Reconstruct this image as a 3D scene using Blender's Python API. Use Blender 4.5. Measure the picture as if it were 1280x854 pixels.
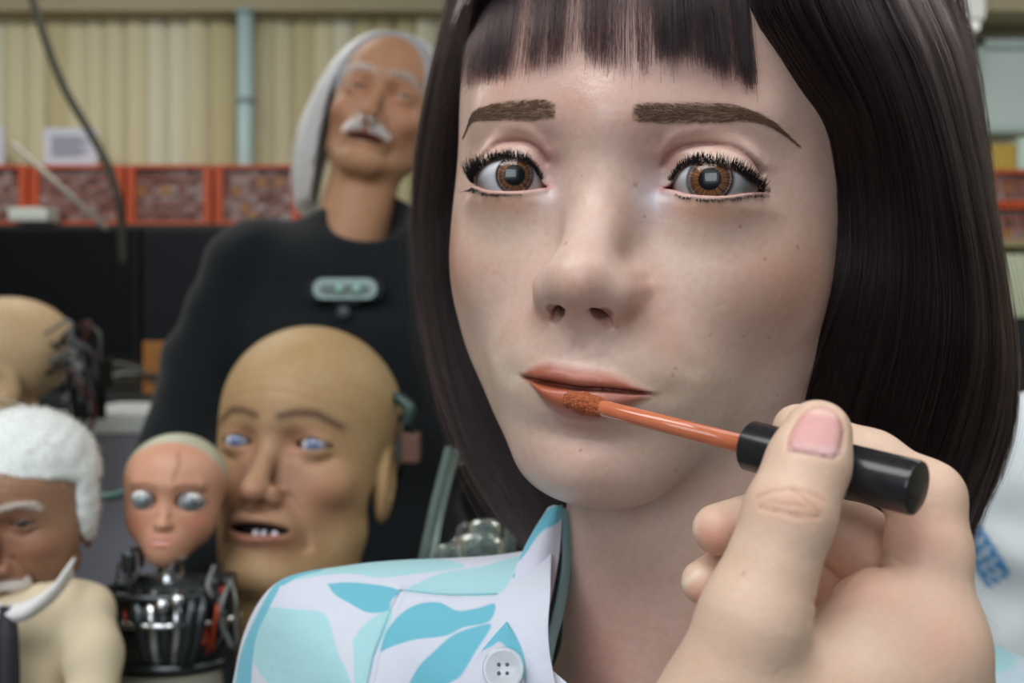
import bpy, bmesh, math, random
import numpy as np
from mathutils import Vector, Matrix

# ------------------------------------------------------------------ scene, camera, light
sc = bpy.context.scene
for o in list(bpy.data.objects):
    bpy.data.objects.remove(o, do_unlink=True)
COL = sc.collection
CAMZ = 1.20                       # height of the lens above the floor (metres)
FPX = 1250.0                      # focal length in pixels of the 1280 px wide frame

cam = bpy.data.cameras.new('camera')
cam.sensor_width = 36.0
cam.lens = 36.0 * FPX / 1280.0
cam.clip_start = 0.02
cam.clip_end = 60.0
cam.dof.use_dof = True
cam.dof.focus_distance = 0.280
cam.dof.aperture_fstop = 12.0
cam_o = bpy.data.objects.new('camera', cam)
COL.objects.link(cam_o)
cam_o.location = (0, 0, CAMZ)
cam_o.rotation_euler = (math.pi / 2, 0, 0)
sc.camera = cam_o

world = bpy.data.worlds.new('world')
sc.world = world
world.use_nodes = True
wn = world.node_tree.nodes
wn['Background'].inputs[0].default_value = (0.78, 0.9, 1.0, 1)
wn['Background'].inputs[1].default_value = 0.08

def area_light(name, loc, target, size, energy, color):
    l = bpy.data.lights.new(name, 'AREA')
    l.shape = 'RECTANGLE'
    l.size, l.size_y = size
    l.energy = energy
    l.color = color
    o = bpy.data.objects.new(name, l)
    COL.objects.link(o)
    o.location = loc
    d = Vector(target) - Vector(loc)
    o.rotation_euler = d.to_track_quat('-Z', 'Y').to_euler()
    return o

# fluorescent ceiling panels and daylight from the windows behind the camera
area_light('ceiling_panel_light', (-0.65, -0.35, 2.58), (-0.55, 0.0, 0.0), (1.6, 1.0), 34, (0.98, 0.98, 0.97))
area_light('ceiling_panel_light', (1.1, 0.0, 2.58), (1.0, 0.2, 0.0), (1.6, 1.0), 12, (0.98, 0.98, 0.97))
area_light('ceiling_panel_light', (-1.3, 2.1, 2.58), (-1.3, 2.3, 0.0), (1.6, 0.45), 15, (1.0, 0.98, 0.92))
area_light('ceiling_panel_light', (1.8, 2.1, 2.58), (1.8, 2.3, 0.0), (1.6, 0.45), 14, (1.0, 0.98, 0.92))
area_light('window_daylight', (-0.9, -2.3, 1.95), (0.05, 0.35, 1.25), (1.8, 1.3), 25, (0.9, 0.96, 1.0))

sc.view_settings.view_transform = 'Standard'
sc.view_settings.look = 'None'
sc.view_settings.exposure = 0.10
sc.view_settings.gamma = 1.0
sc.view_settings.use_curve_mapping = False

# ------------------------------------------------------------------ helpers
RNG = np.random.default_rng(7)
random.seed(7)

def tag(o, label=None, cat=None, group=None, kind=None):
    if label: o['label'] = label
    if cat: o['category'] = cat
    if group: o['group'] = group
    if kind: o['kind'] = kind
    return o

def empty(name, loc_mm, label=None, cat=None, group=None):
    o = bpy.data.objects.new(name, None)
    COL.objects.link(o)
    o.location = W(loc_mm)
    o.empty_display_size = 0.02
    tag(o, label, cat, group)
    return o

def W(p):
    """camera millimetres (X right, Y away, Z up from the lens axis) -> world metres"""
    p = np.asarray(p, float) * 0.001
    q = p.copy()
    q[..., 2] = q[..., 2] + CAMZ
    return q

PXS = 1.0
def PX(px, py, depth):
    """point seen at a pixel at a depth in mm -> camera millimetres"""
    depth = depth * PXS
    return np.array([(px - 640) / FPX * depth, depth, (427 - py) / FPX * depth])

def link_mesh(name, V, F, mat, parent=None, smooth=True, colors=None):
    """V world metres; F (n,3|4) int array or list of arrays/tuples"""
    me = bpy.data.meshes.new(name)
    V = np.asarray(V, np.float32)
    if isinstance(F, np.ndarray) and F.ndim == 2:
        n, k = F.shape
        me.vertices.add(len(V))
        me.vertices.foreach_set('co', V.ravel())
        me.loops.add(n * k)
        me.loops.foreach_set('vertex_index', F.astype(np.int32).ravel())
        me.polygons.add(n)
        me.polygons.foreach_set('loop_start', np.arange(0, n * k, k, dtype=np.int32))
        me.update(calc_edges=True)
        me.validate()
    else:
        me.from_pydata([tuple(map(float, v)) for v in V], [], [tuple(map(int, f)) for f in F])
        me.update()
    if smooth:
        me.polygons.foreach_set('use_smooth', np.ones(len(me.polygons), bool))
    for nm, arr in (colors or {}).items():
        arr = np.asarray(arr, np.float32)
        if arr.ndim == 1:
            a = me.attributes.new(nm, 'FLOAT', 'POINT')
            a.data.foreach_set('value', arr)
        else:
            if arr.shape[1] == 3:
                arr = np.concatenate([arr, np.ones((len(arr), 1), np.float32)], 1)
            a = me.attributes.new(nm, 'FLOAT_COLOR', 'POINT')
            a.data.foreach_set('color', arr.ravel())
    if mat is not None:
        me.materials.append(mat)
    return link_data(name, me, parent)

def link_data(name, me, parent=None):
    o = bpy.data.objects.new(name, me)
    COL.objects.link(o)
    if parent is not None:
        o.parent = parent
        o.matrix_parent_inverse = parent_inv(parent)
    return o

def parent_inv(p):
    m = Matrix.Translation(p.location) @ p.rotation_euler.to_matrix().to_4x4()
    if p.parent is not None:
        m = (Matrix.Translation(p.parent.location) @ p.parent.rotation_euler.to_matrix().to_4x4()) @ p.matrix_parent_inverse @ m if p.location.length else m
    return m.inverted()

# ---- materials
MATS = {}
def srgb(r, g, b):
    def f(c):
        c /= 255.0
        return c / 12.92 if c <= 0.04045 else ((c + 0.055) / 1.055) ** 2.4
    return (f(r), f(g), f(b), 1.0)

def mat(name, color, rough=0.5, spec=0.5, metal=0.0, noise=None, bump=None, sss=0.0, emit=None, coat=0.0,
        trans=0.0, sheen=0.0, ior=1.45):
    """principled material; noise=(scale, darker colour, contrast), bump=(scale, strength, distance)"""
    if name in MATS:
        return MATS[name]
    m = bpy.data.materials.new(name)
    m.use_nodes = True
    nt = m.node_tree
    b = nt.nodes['Principled BSDF']
    b.inputs['Base Color'].default_value = color
    b.inputs['Roughness'].default_value = rough
    b.inputs['Specular IOR Level'].default_value = spec
    b.inputs['Metallic'].default_value = metal
    b.inputs['IOR'].default_value = ior
    b.inputs['Coat Weight'].default_value = coat
    b.inputs['Transmission Weight'].default_value = trans
    b.inputs['Sheen Weight'].default_value = sheen
    if sss:
        b.inputs['Subsurface Weight'].default_value = sss
        b.inputs['Subsurface Radius'].default_value = (1.0, 0.4, 0.25)
        b.inputs['Subsurface Scale'].default_value = 0.003
    if emit:
        b.inputs['Emission Color'].default_value = emit[0]
        b.inputs['Emission Strength'].default_value = emit[1]
    tc = nt.nodes.new('ShaderNodeTexCoord')
    if noise:
        n = nt.nodes.new('ShaderNodeTexNoise')
        n.inputs['Scale'].default_value = noise[0]
        n.inputs['Detail'].default_value = 4
        nt.links.new(tc.outputs['Object'], n.inputs['Vector'])
        mx = nt.nodes.new('ShaderNodeMix')
        mx.data_type = 'RGBA'
        mx.inputs[6].default_value = color
        mx.inputs[7].default_value = noise[1]
        mr = nt.nodes.new('ShaderNodeMapRange')
        mr.inputs[1].default_value = 0.5 - 0.5 * (1 - noise[2])
        mr.inputs[2].default_value = 0.5 + 0.5 * (1 - noise[2])
        nt.links.new(n.outputs[0], mr.inputs[0])
        nt.links.new(mr.outputs[0], mx.inputs[0])
        nt.links.new(mx.outputs[2], b.inputs['Base Color'])
    if bump:
        n2 = nt.nodes.new('ShaderNodeTexNoise')
        n2.inputs['Scale'].default_value = bump[0]
        n2.inputs['Detail'].default_value = 3
        nt.links.new(tc.outputs['Object'], n2.inputs['Vector'])
        bp = nt.nodes.new('ShaderNodeBump')
        bp.inputs['Strength'].default_value = bump[1]
        bp.inputs['Distance'].default_value = bump[2]
        nt.links.new(n2.outputs[0], bp.inputs['Height'])
        nt.links.new(bp.outputs[0], b.inputs['Normal'])
    MATS[name] = m
    return m

def mat_attr(name, attr='Col', rough=0.5, spec=0.4, sss=0.0, rough_attr=None, bump=None, mottle=None, coat=0.0, sheen=0.0,
             sss_scale=0.0025, bump2=None):
    """principled material whose colour comes from a per-vertex paint layer, with procedural mottling and pores"""
    m = mat(name, (0.5, 0.5, 0.5, 1), rough, spec, coat=coat, sheen=sheen)
    nt = m.node_tree
    b = nt.nodes['Principled BSDF']
    a = nt.nodes.new('ShaderNodeAttribute')
    a.attribute_name = attr
    out = a.outputs['Color']
    tc = nt.nodes.new('ShaderNodeTexCoord')
    if mottle:
        for scale, col, fac in mottle:
            n = nt.nodes.new('ShaderNodeTexNoise')
            n.inputs['Scale'].default_value = scale
            n.inputs['Detail'].default_value = 5
            nt.links.new(tc.outputs['Object'], n.inputs['Vector'])
            mr = nt.nodes.new('ShaderNodeMapRange')
            mr.inputs[1].default_value = 0.38
            mr.inputs[2].default_value = 0.68
            mr.inputs[4].default_value = fac
            nt.links.new(n.outputs[0], mr.inputs[0])
            mx = nt.nodes.new('ShaderNodeMix')
            mx.data_type = 'RGBA'
            mx.blend_type = 'MULTIPLY'
            nt.links.new(mr.outputs[0], mx.inputs[0])
            nt.links.new(out, mx.inputs[6])
            mx.inputs[7].default_value = col
            out = mx.outputs[2]
    nt.links.new(out, b.inputs['Base Color'])
    if rough_attr:
        r = nt.nodes.new('ShaderNodeAttribute')
        r.attribute_name = rough_attr
        nt.links.new(r.outputs['Fac'], b.inputs['Roughness'])
    if sss:
        b.inputs['Subsurface Weight'].default_value = sss
        b.inputs['Subsurface Radius'].default_value = (1.0, 0.42, 0.26)
        b.inputs['Subsurface Scale'].default_value = sss_scale
    prev = None
    for bm_ in (bump, bump2):
        if not bm_:
            continue
        n2 = nt.nodes.new('ShaderNodeTexNoise')
        n2.inputs['Scale'].default_value = bm_[0]
        n2.inputs['Detail'].default_value = 3
        nt.links.new(tc.outputs['Object'], n2.inputs['Vector'])
        bp = nt.nodes.new('ShaderNodeBump')
        bp.inputs['Strength'].default_value = bm_[1]
        bp.inputs['Distance'].default_value = bm_[2]
        nt.links.new(n2.outputs[0], bp.inputs['Height'])
        if prev is not None:
            nt.links.new(prev, bp.inputs['Normal'])
        prev = bp.outputs[0]
    if prev is not None:
        nt.links.new(prev, b.inputs['Normal'])
    return m

# ---- implicit modelling (all in millimetres) ------------------------------------------------
def smin(a, b, k):
    h = np.maximum(k - np.abs(a - b), 0) / k
    return np.minimum(a, b) - h * h * (k * 0.25)

def smax(a, b, k):
    return -smin(-a, -b, k)

def ell(p, c, r):
    q = p - np.asarray(c, np.float32)
    r = np.asarray(r, np.float32)
    k0 = np.sqrt((((q / r) ** 2).sum(1)))
    k1 = np.sqrt((((q / (r * r)) ** 2).sum(1))) + 1e-9
    return k0 * (k0 - 1) / k1

def ell_rot(p, c, r, R):
    return ell((p - np.asarray(c, np.float32)) @ np.asarray(R, np.float32), (0, 0, 0), r)

def cone(p, a, b, ra, rb):
    a = np.asarray(a, np.float32)
    b = np.asarray(b, np.float32)
    ab = b - a
    t = np.clip(((p - a) @ ab) / float(ab @ ab), 0, 1)
    q = p - a - t[:, None] * ab
    return np.sqrt((q * q).sum(1)) - (ra + (rb - ra) * t)

def chain(p, pts, rs, k=3.0):
    d = None
    for i in range(len(pts) - 1):
        c = cone(p, pts[i], pts[i + 1], rs[i], rs[i + 1])
        d = c if d is None else smin(d, c, k)
    return d

def gauss(p, c, s):
    q = (p - np.asarray(c, np.float32)) / np.asarray(s, np.float32)
    return np.exp(-(q * q).sum(1))

def polydist(p2, pts):
    """distance of 2-D / 3-D points to a polyline"""
    pts = np.asarray(pts, np.float32)
    d = None
    for a, b in zip(pts[:-1], pts[1:]):
        ab = b - a
        t = np.clip(((p2 - a) @ ab) / float(ab @ ab + 1e-12), 0, 1)
        q = p2 - a - t[:, None] * ab
        e = (q * q).sum(1)
        d = e if d is None else np.minimum(d, e)
    return np.sqrt(d)

def sstep(a, b, x):
    t = np.clip((x - a) / (b - a), 0, 1)
    return t * t * (3 - 2 * t)

def spline(pts, n):
    """Catmull-Rom resample of a polyline to n points (any dimension)"""
    P = np.asarray(pts, float)
    Q = np.vstack([2 * P[0] - P[1], P, 2 * P[-1] - P[-2]])
    t = np.linspace(0, len(P) - 1 - 1e-9, n)
    i = t.astype(int)
    u = (t - i)[:, None]
    a, b, c, d = Q[i], Q[i + 1], Q[i + 2], Q[i + 3]
    return 0.5 * (2 * b + (c - a) * u + (2 * a - 5 * b + 4 * c - d) * u ** 2 + (3 * b - a - 3 * c + d) * u ** 3)

def surface(f, lo, hi, h, project=2):
    """mesh of f(p)=0 by surface nets on a sparse block grid; returns V (mm), F (quads)"""
    B = 8
    lo = np.asarray(lo, float)
    hi = np.asarray(hi, float)
    nb = np.maximum(1, np.ceil((hi - lo) / (h * B)).astype(int))
    g = np.stack(np.meshgrid(*[np.arange(n) for n in nb], indexing='ij'), -1).reshape(-1, 3)
    cen = (lo + (g + 0.5) * h * B).astype(np.float32)
    d = f(cen)
    keep = np.abs(d) < h * B * 1.35
    g = g[keep]
    c = np.stack(np.meshgrid(*[np.arange(B + 1)] * 3, indexing='ij'), -1).reshape(-1, 3)
    idx_all, val_all = [], []
    S = (nb * B + 2).astype(np.int64)
    cells_k, cells_v = [], []
    corner = np.array([[i, j, k] for i in (0, 1) for j in (0, 1) for k in (0, 1)])
    edges = [(a, b) for a in range(8) for b in range(a + 1, 8) if np.abs(corner[a] - corner[b]).sum() == 1]
    Vs, keys, signs = [], [], []
    qa = []
    CH = 1500
    for s in range(0, len(g), CH):
        gb = g[s:s + CH]
        gi = gb[:, None, :] * B + c[None]
        p = (lo + gi.reshape(-1, 3) * h).astype(np.float32)
        v = f(p).reshape(len(gb), B + 1, B + 1, B + 1)
        cv = np.stack([v[:, i:i + B, j:j + B, k:k + B] for i, j, k in corner], -1)
        neg = cv < 0
        n = neg.sum(-1)
        act = (n > 0) & (n < 8)
        w = np.nonzero(act)
        if not len(w[0]):
            continue
        cvv = cv[w]
        ng = neg[w]
        acc = np.zeros((len(cvv), 3))
        cnt = np.zeros(len(cvv))
        for a, b in edges:
            m = ng[:, a] != ng[:, b]
            t = np.where(m, cvv[:, a] / (cvv[:, a] - cvv[:, b] + 1e-20), 0)
            acc += np.where(m[:, None], corner[a] + t[:, None] * (corner[b] - corner[a]), 0)
            cnt += m
        ci = gb[w[0]] * B + np.stack(w[1:], -1)
        Vs.append(lo + (ci + acc / cnt[:, None]) * h)
        keys.append((ci[:, 0] * S[1] + ci[:, 1]) * S[2] + ci[:, 2])
        signs.append(ng)
    V = np.concatenate(Vs)
    K = np.concatenate(keys).astype(np.int64)
    N = np.concatenate(signs)
    order = np.argsort(K)
    K, V, N = K[order], V[order], N[order]
    F = []
    step = [S[1] * S[2], S[2], 1]
    def find(k):
        i = np.searchsorted(K, k)
        i = np.minimum(i, len(K) - 1)
        return np.where(K[i] == k, i, -1)
    for ax in range(3):
        e = np.zeros(3, int)
        e[ax] = 1
        c1 = int(np.nonzero((corner == e).all(1))[0][0])
        m = N[:, 0] != N[:, c1]
        o1, o2 = step[(ax + 1) % 3], step[(ax + 2) % 3]
        kk = K[m]
        i0 = np.nonzero(m)[0]
        ia, ib, ic = find(kk - o1), find(kk - o1 - o2), find(kk - o2)
        ok = (ia >= 0) & (ib >= 0) & (ic >= 0)
        q = np.stack([i0, ia, ib, ic], 1)[ok]
        flip = N[m][ok][:, 0]
        q[~flip] = q[~flip][:, ::-1]
        F.append(q)
    F = np.concatenate(F)
    # the quad winding above gives outward normals
    for it in range(project):
        P = V.astype(np.float32)
        e = 0.25 * h
        f0 = f(P)
        gr = np.stack([f(P + np.float32([e, 0, 0])), f(P + np.float32([0, e, 0])), f(P + np.float32([0, 0, e]))], 1) - f0[:, None]
        gr /= e
        L = (gr * gr).sum(1) + 1e-6
        st = np.clip(f0 / L, -0.6 * h, 0.6 * h)
        V = V - gr * st[:, None]
    return V, F

def box_vf(x0, x1, y0, y1, z0, z1):
    V = [(x, y, z) for x in (x0, x1) for y in (y0, y1) for z in (z0, z1)]
    F = [(0, 1, 3, 2), (4, 6, 7, 5), (0, 4, 5, 1), (2, 3, 7, 6), (0, 2, 6, 4), (1, 5, 7, 3)]
    return V, F

def bevel_box(name, lo, hi, bev, m, parent=None, seg=2):
    """bevelled box between two corners given in world metres"""
    bm = bmesh.new()
    V, F = box_vf(lo[0], hi[0], lo[1], hi[1], lo[2], hi[2])
    vs = [bm.verts.new(v) for v in V]
    for q in F:
        bm.faces.new([vs[i] for i in q])
    bmesh.ops.recalc_face_normals(bm, faces=bm.faces)
    if bev > 0:
        bmesh.ops.bevel(bm, geom=list(bm.edges), offset=bev, segments=seg, affect='EDGES', profile=0.6)
    me = bpy.data.meshes.new(name)
    bm.to_mesh(me)
    bm.free()
    if m: me.materials.append(m)
    return link_data(name, me, parent)

def frames(P):
    P = np.asarray(P, float)
    T = np.gradient(P, axis=0)
    T /= np.linalg.norm(T, axis=1)[:, None] + 1e-12
    up = np.array([0, 0, 1.0]) if abs(T[0][2]) < 0.9 else np.array([1.0, 0, 0])
    n = np.cross(T[0], up)
    n /= np.linalg.norm(n)
    Ns = []
    for t in T:
        n = n - t * (n @ t)
        n /= np.linalg.norm(n)
        Ns.append(n.copy())
    Ns = np.array(Ns)
    return T, Ns, np.cross(T, Ns)

def tube_vf(P, r, sides=10, caps=True, ell_ratio=1.0):
    P = np.asarray(P, float)
    r = np.broadcast_to(np.asarray(r, float), (len(P),))
    T, A, Bn = frames(P)
    th = np.linspace(0, 2 * math.pi, sides, endpoint=False)
    V = (P[:, None] + r[:, None, None] * (np.cos(th)[None, :, None] * A[:, None] + ell_ratio * np.sin(th)[None, :, None] * Bn[:, None])).reshape(-1, 3)
    F = []
    n = len(P)
    for i in range(n - 1):
        for j in range(sides):
            k = (j + 1) % sides
            F.append((i * sides + j, i * sides + k, (i + 1) * sides + k, (i + 1) * sides + j))
    if caps:
        F.append(tuple(range(sides))[::-1])
        F.append(tuple((n - 1) * sides + j for j in range(sides)))
    return V, F

def join_vf(parts):
    V, F = [], []
    o = 0
    for v, f in parts:
        V.append(np.asarray(v, float))
        F += [tuple(i + o for i in q) for q in f]
        o += len(v)
    return np.concatenate(V), F

def lathe_vf(prof, axis_o, axis_d, sides=32):
    """prof [(t, r)...] revolved about the axis from axis_o along axis_d (mm); ends are closed"""
    d = np.asarray(axis_d, float)
    d /= np.linalg.norm(d)
    P = np.array([np.asarray(axis_o, float) + d * t for t, r in prof])
    up = np.array([0, 0, 1.0]) if abs(d[2]) < 0.9 else np.array([1.0, 0, 0])
    a = np.cross(d, up); a /= np.linalg.norm(a)
    b = np.cross(d, a)
    th = np.linspace(0, 2 * math.pi, sides, endpoint=False)
    r = np.array([q[1] for q in prof])
    V = (P[:, None] + r[:, None, None] * (np.cos(th)[None, :, None] * a + np.sin(th)[None, :, None] * b)).reshape(-1, 3)
    F = []
    n = len(prof)
    for i in range(n - 1):
        for j in range(sides):
            k = (j + 1) % sides
            F.append((i * sides + j, i * sides + k, (i + 1) * sides + k, (i + 1) * sides + j))
    F.append(tuple(range(sides))[::-1])
    F.append(tuple((n - 1) * sides + j for j in range(sides)))
    F = [tuple(reversed(q)) for q in F]
    return V, F

def hair_object(name, strands, radii, m, parent, root_tip=(1.0, 0.35)):
    """strands: list/array (n, k, 3) in camera mm -> one hair-curves object"""
    S = np.asarray(strands, np.float32)
    n, k, _ = S.shape
    hc = bpy.data.hair_curves.new(name)
    hc.add_curves([k] * n)
    hc.position_data.foreach_set('vector', W(S.reshape(-1, 3)).astype(np.float32).ravel())
    ra = np.asarray(radii, np.float32).reshape(-1, 1) * np.linspace(root_tip[0], root_tip[1], k, dtype=np.float32)[None] * 0.001
    at = hc.attributes.get('radius') or hc.attributes.new('radius', 'FLOAT', 'POINT')
    at.data.foreach_set('value', np.ascontiguousarray(np.broadcast_to(ra, (n, k))).ravel())
    hc.materials.append(m)
    return link_data(name, hc, parent)
# ------------------------------------------------------------------ the foreground humanoid
def rot_head(y, p, r):
    cy, sy = math.cos(y), math.sin(y)
    cp, sp = math.cos(p), math.sin(p)
    cr, sr = math.cos(r), math.sin(r)
    A = np.array([[1, 0, 0], [0, -1, 0], [0, 0, 1.]])
    Rz = np.array([[cy, -sy, 0], [sy, cy, 0], [0, 0, 1]])
    Rx = np.array([[1, 0, 0], [0, cp, -sp], [0, sp, cp]])
    Ry = np.array([[cr, 0, sr], [0, 1, 0], [-sr, 0, cr]])
    return Rz @ Rx @ Ry @ A

HR = rot_head(math.radians(-19.9), math.radians(1.1), math.radians(4.3))
HT = np.array([27.6, 307.4, 50.3])
def H2C(p):                      # head millimetres (x to image right, y out of the face, z up) -> camera mm
    return np.asarray(p, float) @ HR.T + HT
def C2H(p):
    return (np.asarray(p, float) - HT) @ HR

EYE_C = {-1: np.array([-32.5, -13.0, 0.0]), 1: np.array([32.5, -13.0, 0.0])}
EYE_R = 13.35
LID_UP = {-1: [(-47.2, -1.4), (-45, -0.6), (-43, 0.9), (-40.6, 2.4), (-37, 4.0), (-33.7, 4.9), (-30.5, 5.5), (-26.7, 4.8), (-23.8, 3.3), (-22, 1.0), (-20.2, -1.8), (-18.5, -2.6)],
          1: [(17.8, -2.2), (19.6, -1.5), (21.2, 0.0), (23.2, 2.5), (26.4, 4.3), (30.1, 5.0), (34.7, 4.5), (39.2, 3.2), (42.6, 1.5), (45.2, -0.2), (47.6, -1.3)]}
LID_LO = {-1: [(-47.2, -1.6), (-44.2, -2.6), (-39.2, -4.2), (-36, -4.7), (-33.8, -4.8), (-28.8, -4.7), (-23.9, -4.0), (-21, -3.2), (-18.5, -2.7)],
          1: [(17.8, -2.3), (19.8, -2.3), (22.5, -2.9), (26.7, -4.1), (32.9, -4.6), (38.6, -4.2), (43.3, -2.9), (47.6, -1.5)]}
CREASE = {-1: [(-45.5, 3.4), (-42.4, 6.9), (-38.2, 10.6), (-33.8, 11.9), (-28.7, 11.9), (-25, 10.8), (-21.6, 8.4), (-18.6, 4.6)],
          1: [(17.6, 4.8), (19.5, 7.6), (22.8, 9.9), (27.9, 11.2), (32.9, 11.3), (39.3, 10.0), (43.8, 7.2), (47.2, 3.6)]}
MOUTH_TOP = [(-20.5, -62.0), (-17.4, -60.3), (-14.9, -58.9), (-9.3, -57.2), (-4.2, -56.9), (0.4, -57.6), (5.1, -57.6), (10.1, -58.5), (13.8, -59.7), (17.9, -61.8), (24.6, -64.1)]
MOUTH_LINE = [(-21.2, -62.2), (-19.2, -62.6), (-14.9, -63.1), (-8.8, -63.5), (-2.8, -63.8), (2.1, -64.0), (7.7, -63.7), (13, -63.8), (18, -64.1), (22.8, -64.4), (25.2, -63.9)]
MOUTH_BOT = [(-20.5, -62.6), (-14.9, -64.6), (-11.3, -68.3), (-8.3, -71.2), (-4.7, -73.6), (-0.2, -74.4), (5.1, -74.0), (10.5, -72.2), (15.4, -69.4), (19.6, -66.3), (24.6, -64.3)]
def curve_at(c, x):
    c = np.asarray(c)
    return np.interp(x, c[:, 0], c[:, 1]).astype(np.float32)
def smooth_curve(c, n=60):
    return spline(c, n)
for dct in (LID_UP, LID_LO, CREASE):
    for s in dct:
        dct[s] = smooth_curve(dct[s])
MOUTH_TOP, MOUTH_LINE, MOUTH_BOT = map(smooth_curve, (MOUTH_TOP, MOUTH_LINE, MOUTH_BOT))

_a = np.array([0.50, -0.76, -0.42]); _a /= np.linalg.norm(_a)
_n = np.array([0.10, 0.47, -0.88]); _n -= _a * (_n @ _a); _n /= np.linalg.norm(_n)
NOSE_AX = np.stack([_a, np.cross(_n, _a), _n], 1)

def head_sdf(p):
    p = np.asarray(p, np.float32)
    x, y, z = p[:, 0], p[:, 1], p[:, 2]
    ax = np.abs(x)
    m = np.stack([ax, y, z], 1)                       # mirrored copy for the symmetric parts
    d = ell(p, (0, -78, 32), (75, 83, 80))
    d = smin(d, ell(p, (0, -51, -20), (68.6, 49, 74)), 16)
    d = smin(d, ell(p, (0, -25, -58), (40, 35, 36)), 16)
    d = smin(d, ell(p, (0.6, -12, -88.2), (18, 18, 15.5)), 16)
    d = smin(d, ell(p, (0, -13, -60), (27, 23, 20)), 14)
    d = smin(d, cone(m, (46, -58, -52), (14, -16, -86), 13, 12), 14)
    d = smin(d, ell(m, (33, -25, -27), (19, 17.5, 18)), 14)
    d = smin(d, cone(m, (0, -1.5, 18.5), (40, -17, 20), 7, 6), 14)
    # neck
    nk = cone(p, (20, -72, -60), (26, -86, -230), 45, 49)
    nk = smin(nk, ell(p, (25, -86, -240), (78, 56, 62)), 26)
    d = smin(d, nk, 10)
    front = y > -50
    i = np.nonzero(front & (z > -110) & (z < 45) & (d < 22))[0]
    if len(i) == 0:
        return d
    q, mq = p[i], m[i]
    qx, qy, qz = q[:, 0], q[:, 1], q[:, 2]
    e = d[i]
    # hollow beside the bridge of the nose, under the brow
    e = e + 5.0 * gauss(mq, (17, 0, 1), (8, 14, 10)) + 2.2 * gauss(mq, (34, -2, 12.5), (17, 12, 5.5)) + 0.3 * gauss(mq, (30, -4, -11), (14, 12, 5))
    # temples, under the cheekbone
    e = e + 0.8 * gauss(mq, (64, -34, 12), (14, 22, 18)) + 0.6 * gauss(mq, (46, -22, -58), (16, 22, 18))
    # nose
    n = cone(q, (0, -8, 10), (0, -4.4, -6), 9.6, 8.8)
    n = smin(n, cone(q, (0, -4.4, -6), (0, 11.5, -27), 8.8, 9.0), 5)
    n = smin(n, ell(q, (0, 15.6, -31.8), (10.4, 9.6, 8.2)), 6)
    n = smin(n, ell(mq, (10.6, 8.2, -35.6), (6.4, 9.2, 6.8)), 7)
    n = smin(n, cone(q, (0, 17, -35.5), (0, 8.5, -43), 4.6, 4.6), 6)
    e = smin(e, n, 11)
    nl = polydist(mq[:, [0, 2]], [(16.4, -31), (17.8, -34.5), (17.4, -39), (14.5, -42.5)])
    e = e + 0.45 * np.exp(-(nl / 2.4) ** 2) * sstep(18, 10, qy) * (qy > -8)
    # nostrils: slits running back and outwards under the tip
    no = ell_rot(mq, (6.6, 14.0, -41.6), (5.0, 1.45, 4.6), NOSE_AX)
    e = smax(e, -no, 1.5)
    # smile folds
    nf = polydist(mq[:, [0, 2]], [(18.5, -37), (23, -45), (27.5, -52), (31, -56)])
    e = e + 0.55 * np.exp(-(nf / 3.2) ** 2) * sstep(-6, 0, qy + 8)
    # philtrum, hollow under the lower lip, chin pad
    e = e + 0.8 * gauss(q, (0, 14, -52.5), (2.8, 10, 4)) - 0.3 * gauss(mq, (5, 13, -53), (2.4, 10, 4)) + 2.6 * gauss(q, (0, 10, -79), (13, 14, 4.5)) - 1.2 * gauss(q, (0, 6, -92), (9, 12, 8))
    # lips
    zt, zl, zb = curve_at(MOUTH_TOP, qx), curve_at(MOUTH_LINE, qx), curve_at(MOUTH_BOT, qx)
    wdt = sstep(-22, -8, qx) * sstep(26, 8, qx)
    hu = np.maximum(zt - zl, 0.4)
    hl = np.maximum(zl - zb, 0.4)
    tu = (qz - zl) / hu
    tl = (zl - qz) / hl
    fr = sstep(-14, -2, qy)
    up = np.where((tu > 0), np.exp(-((tu - 0.38) / 0.52) ** 2), np.exp(-((0.38) / 0.52) ** 2) * np.exp(-((qz - zl) / 0.9) ** 2))
    lw = np.where((tl > 0), np.exp(-((tl - 0.42) / 0.48) ** 2), np.exp(-((0.42) / 0.48) ** 2) * np.exp(-((qz - zl) / 0.9) ** 2))
    e = e - fr * wdt * np.where(qz > zl, 2.9 * up, 3.2 * lw)
    e = e - fr * 0.15 * wdt * np.exp(-((qz - zt) / 1.0) ** 2)
    ml = (qz - zl)
    gap = 0.55 + 0.5 * np.exp(-((qx + 9) / 8.0) ** 2)
    e = e + fr * sstep(-22.5, -16, qx) * sstep(26.5, 16, qx) * (1.3 + 1.8 * wdt) * np.exp(-(ml / gap) ** 2)
    e = e + fr * 0.7 * (gauss(q, (-21.8, 5, -62.2), (5, 12, 4)) + gauss(q, (26.2, 0, -63.8), (5, 12, 4)))
    # eyelids
    e = e.copy()
    for s in (-1, 1):
        c = EYE_C[s]
        j = np.nonzero((np.abs(qx - c[0]) < 26) & (np.abs(qz - c[2]) < 24))[0]
        if len(j) == 0:
            continue
        g = q[j]
        ee = e[j]
        gx, gy, gz = g[:, 0], g[:, 1], g[:, 2]
        lid = np.sqrt(((g - c.astype(np.float32)) ** 2).sum(1)) - 14.0
        ee = smin(ee, lid, 3.5 + 9.0 * sstep(1, -8, gz))
        cd = polydist(g[:, [0, 2]], CREASE[s][::3])
        ee = ee + 1.25 * np.exp(-(cd / 0.95) ** 2) * sstep(-22, -12, gy)
        below = curve_at(CREASE[s], gx) - gz
        ee = ee - 0.9 * np.exp(-((below + 3.2) / 2.4) ** 2) * sstep(-20, -10, gy) * sstep(23, 12, np.abs(gx - c[0]))
        ee = np.minimum(ee, lid + 0.3)                # the lid stays closed over the ball in the crease
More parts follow.
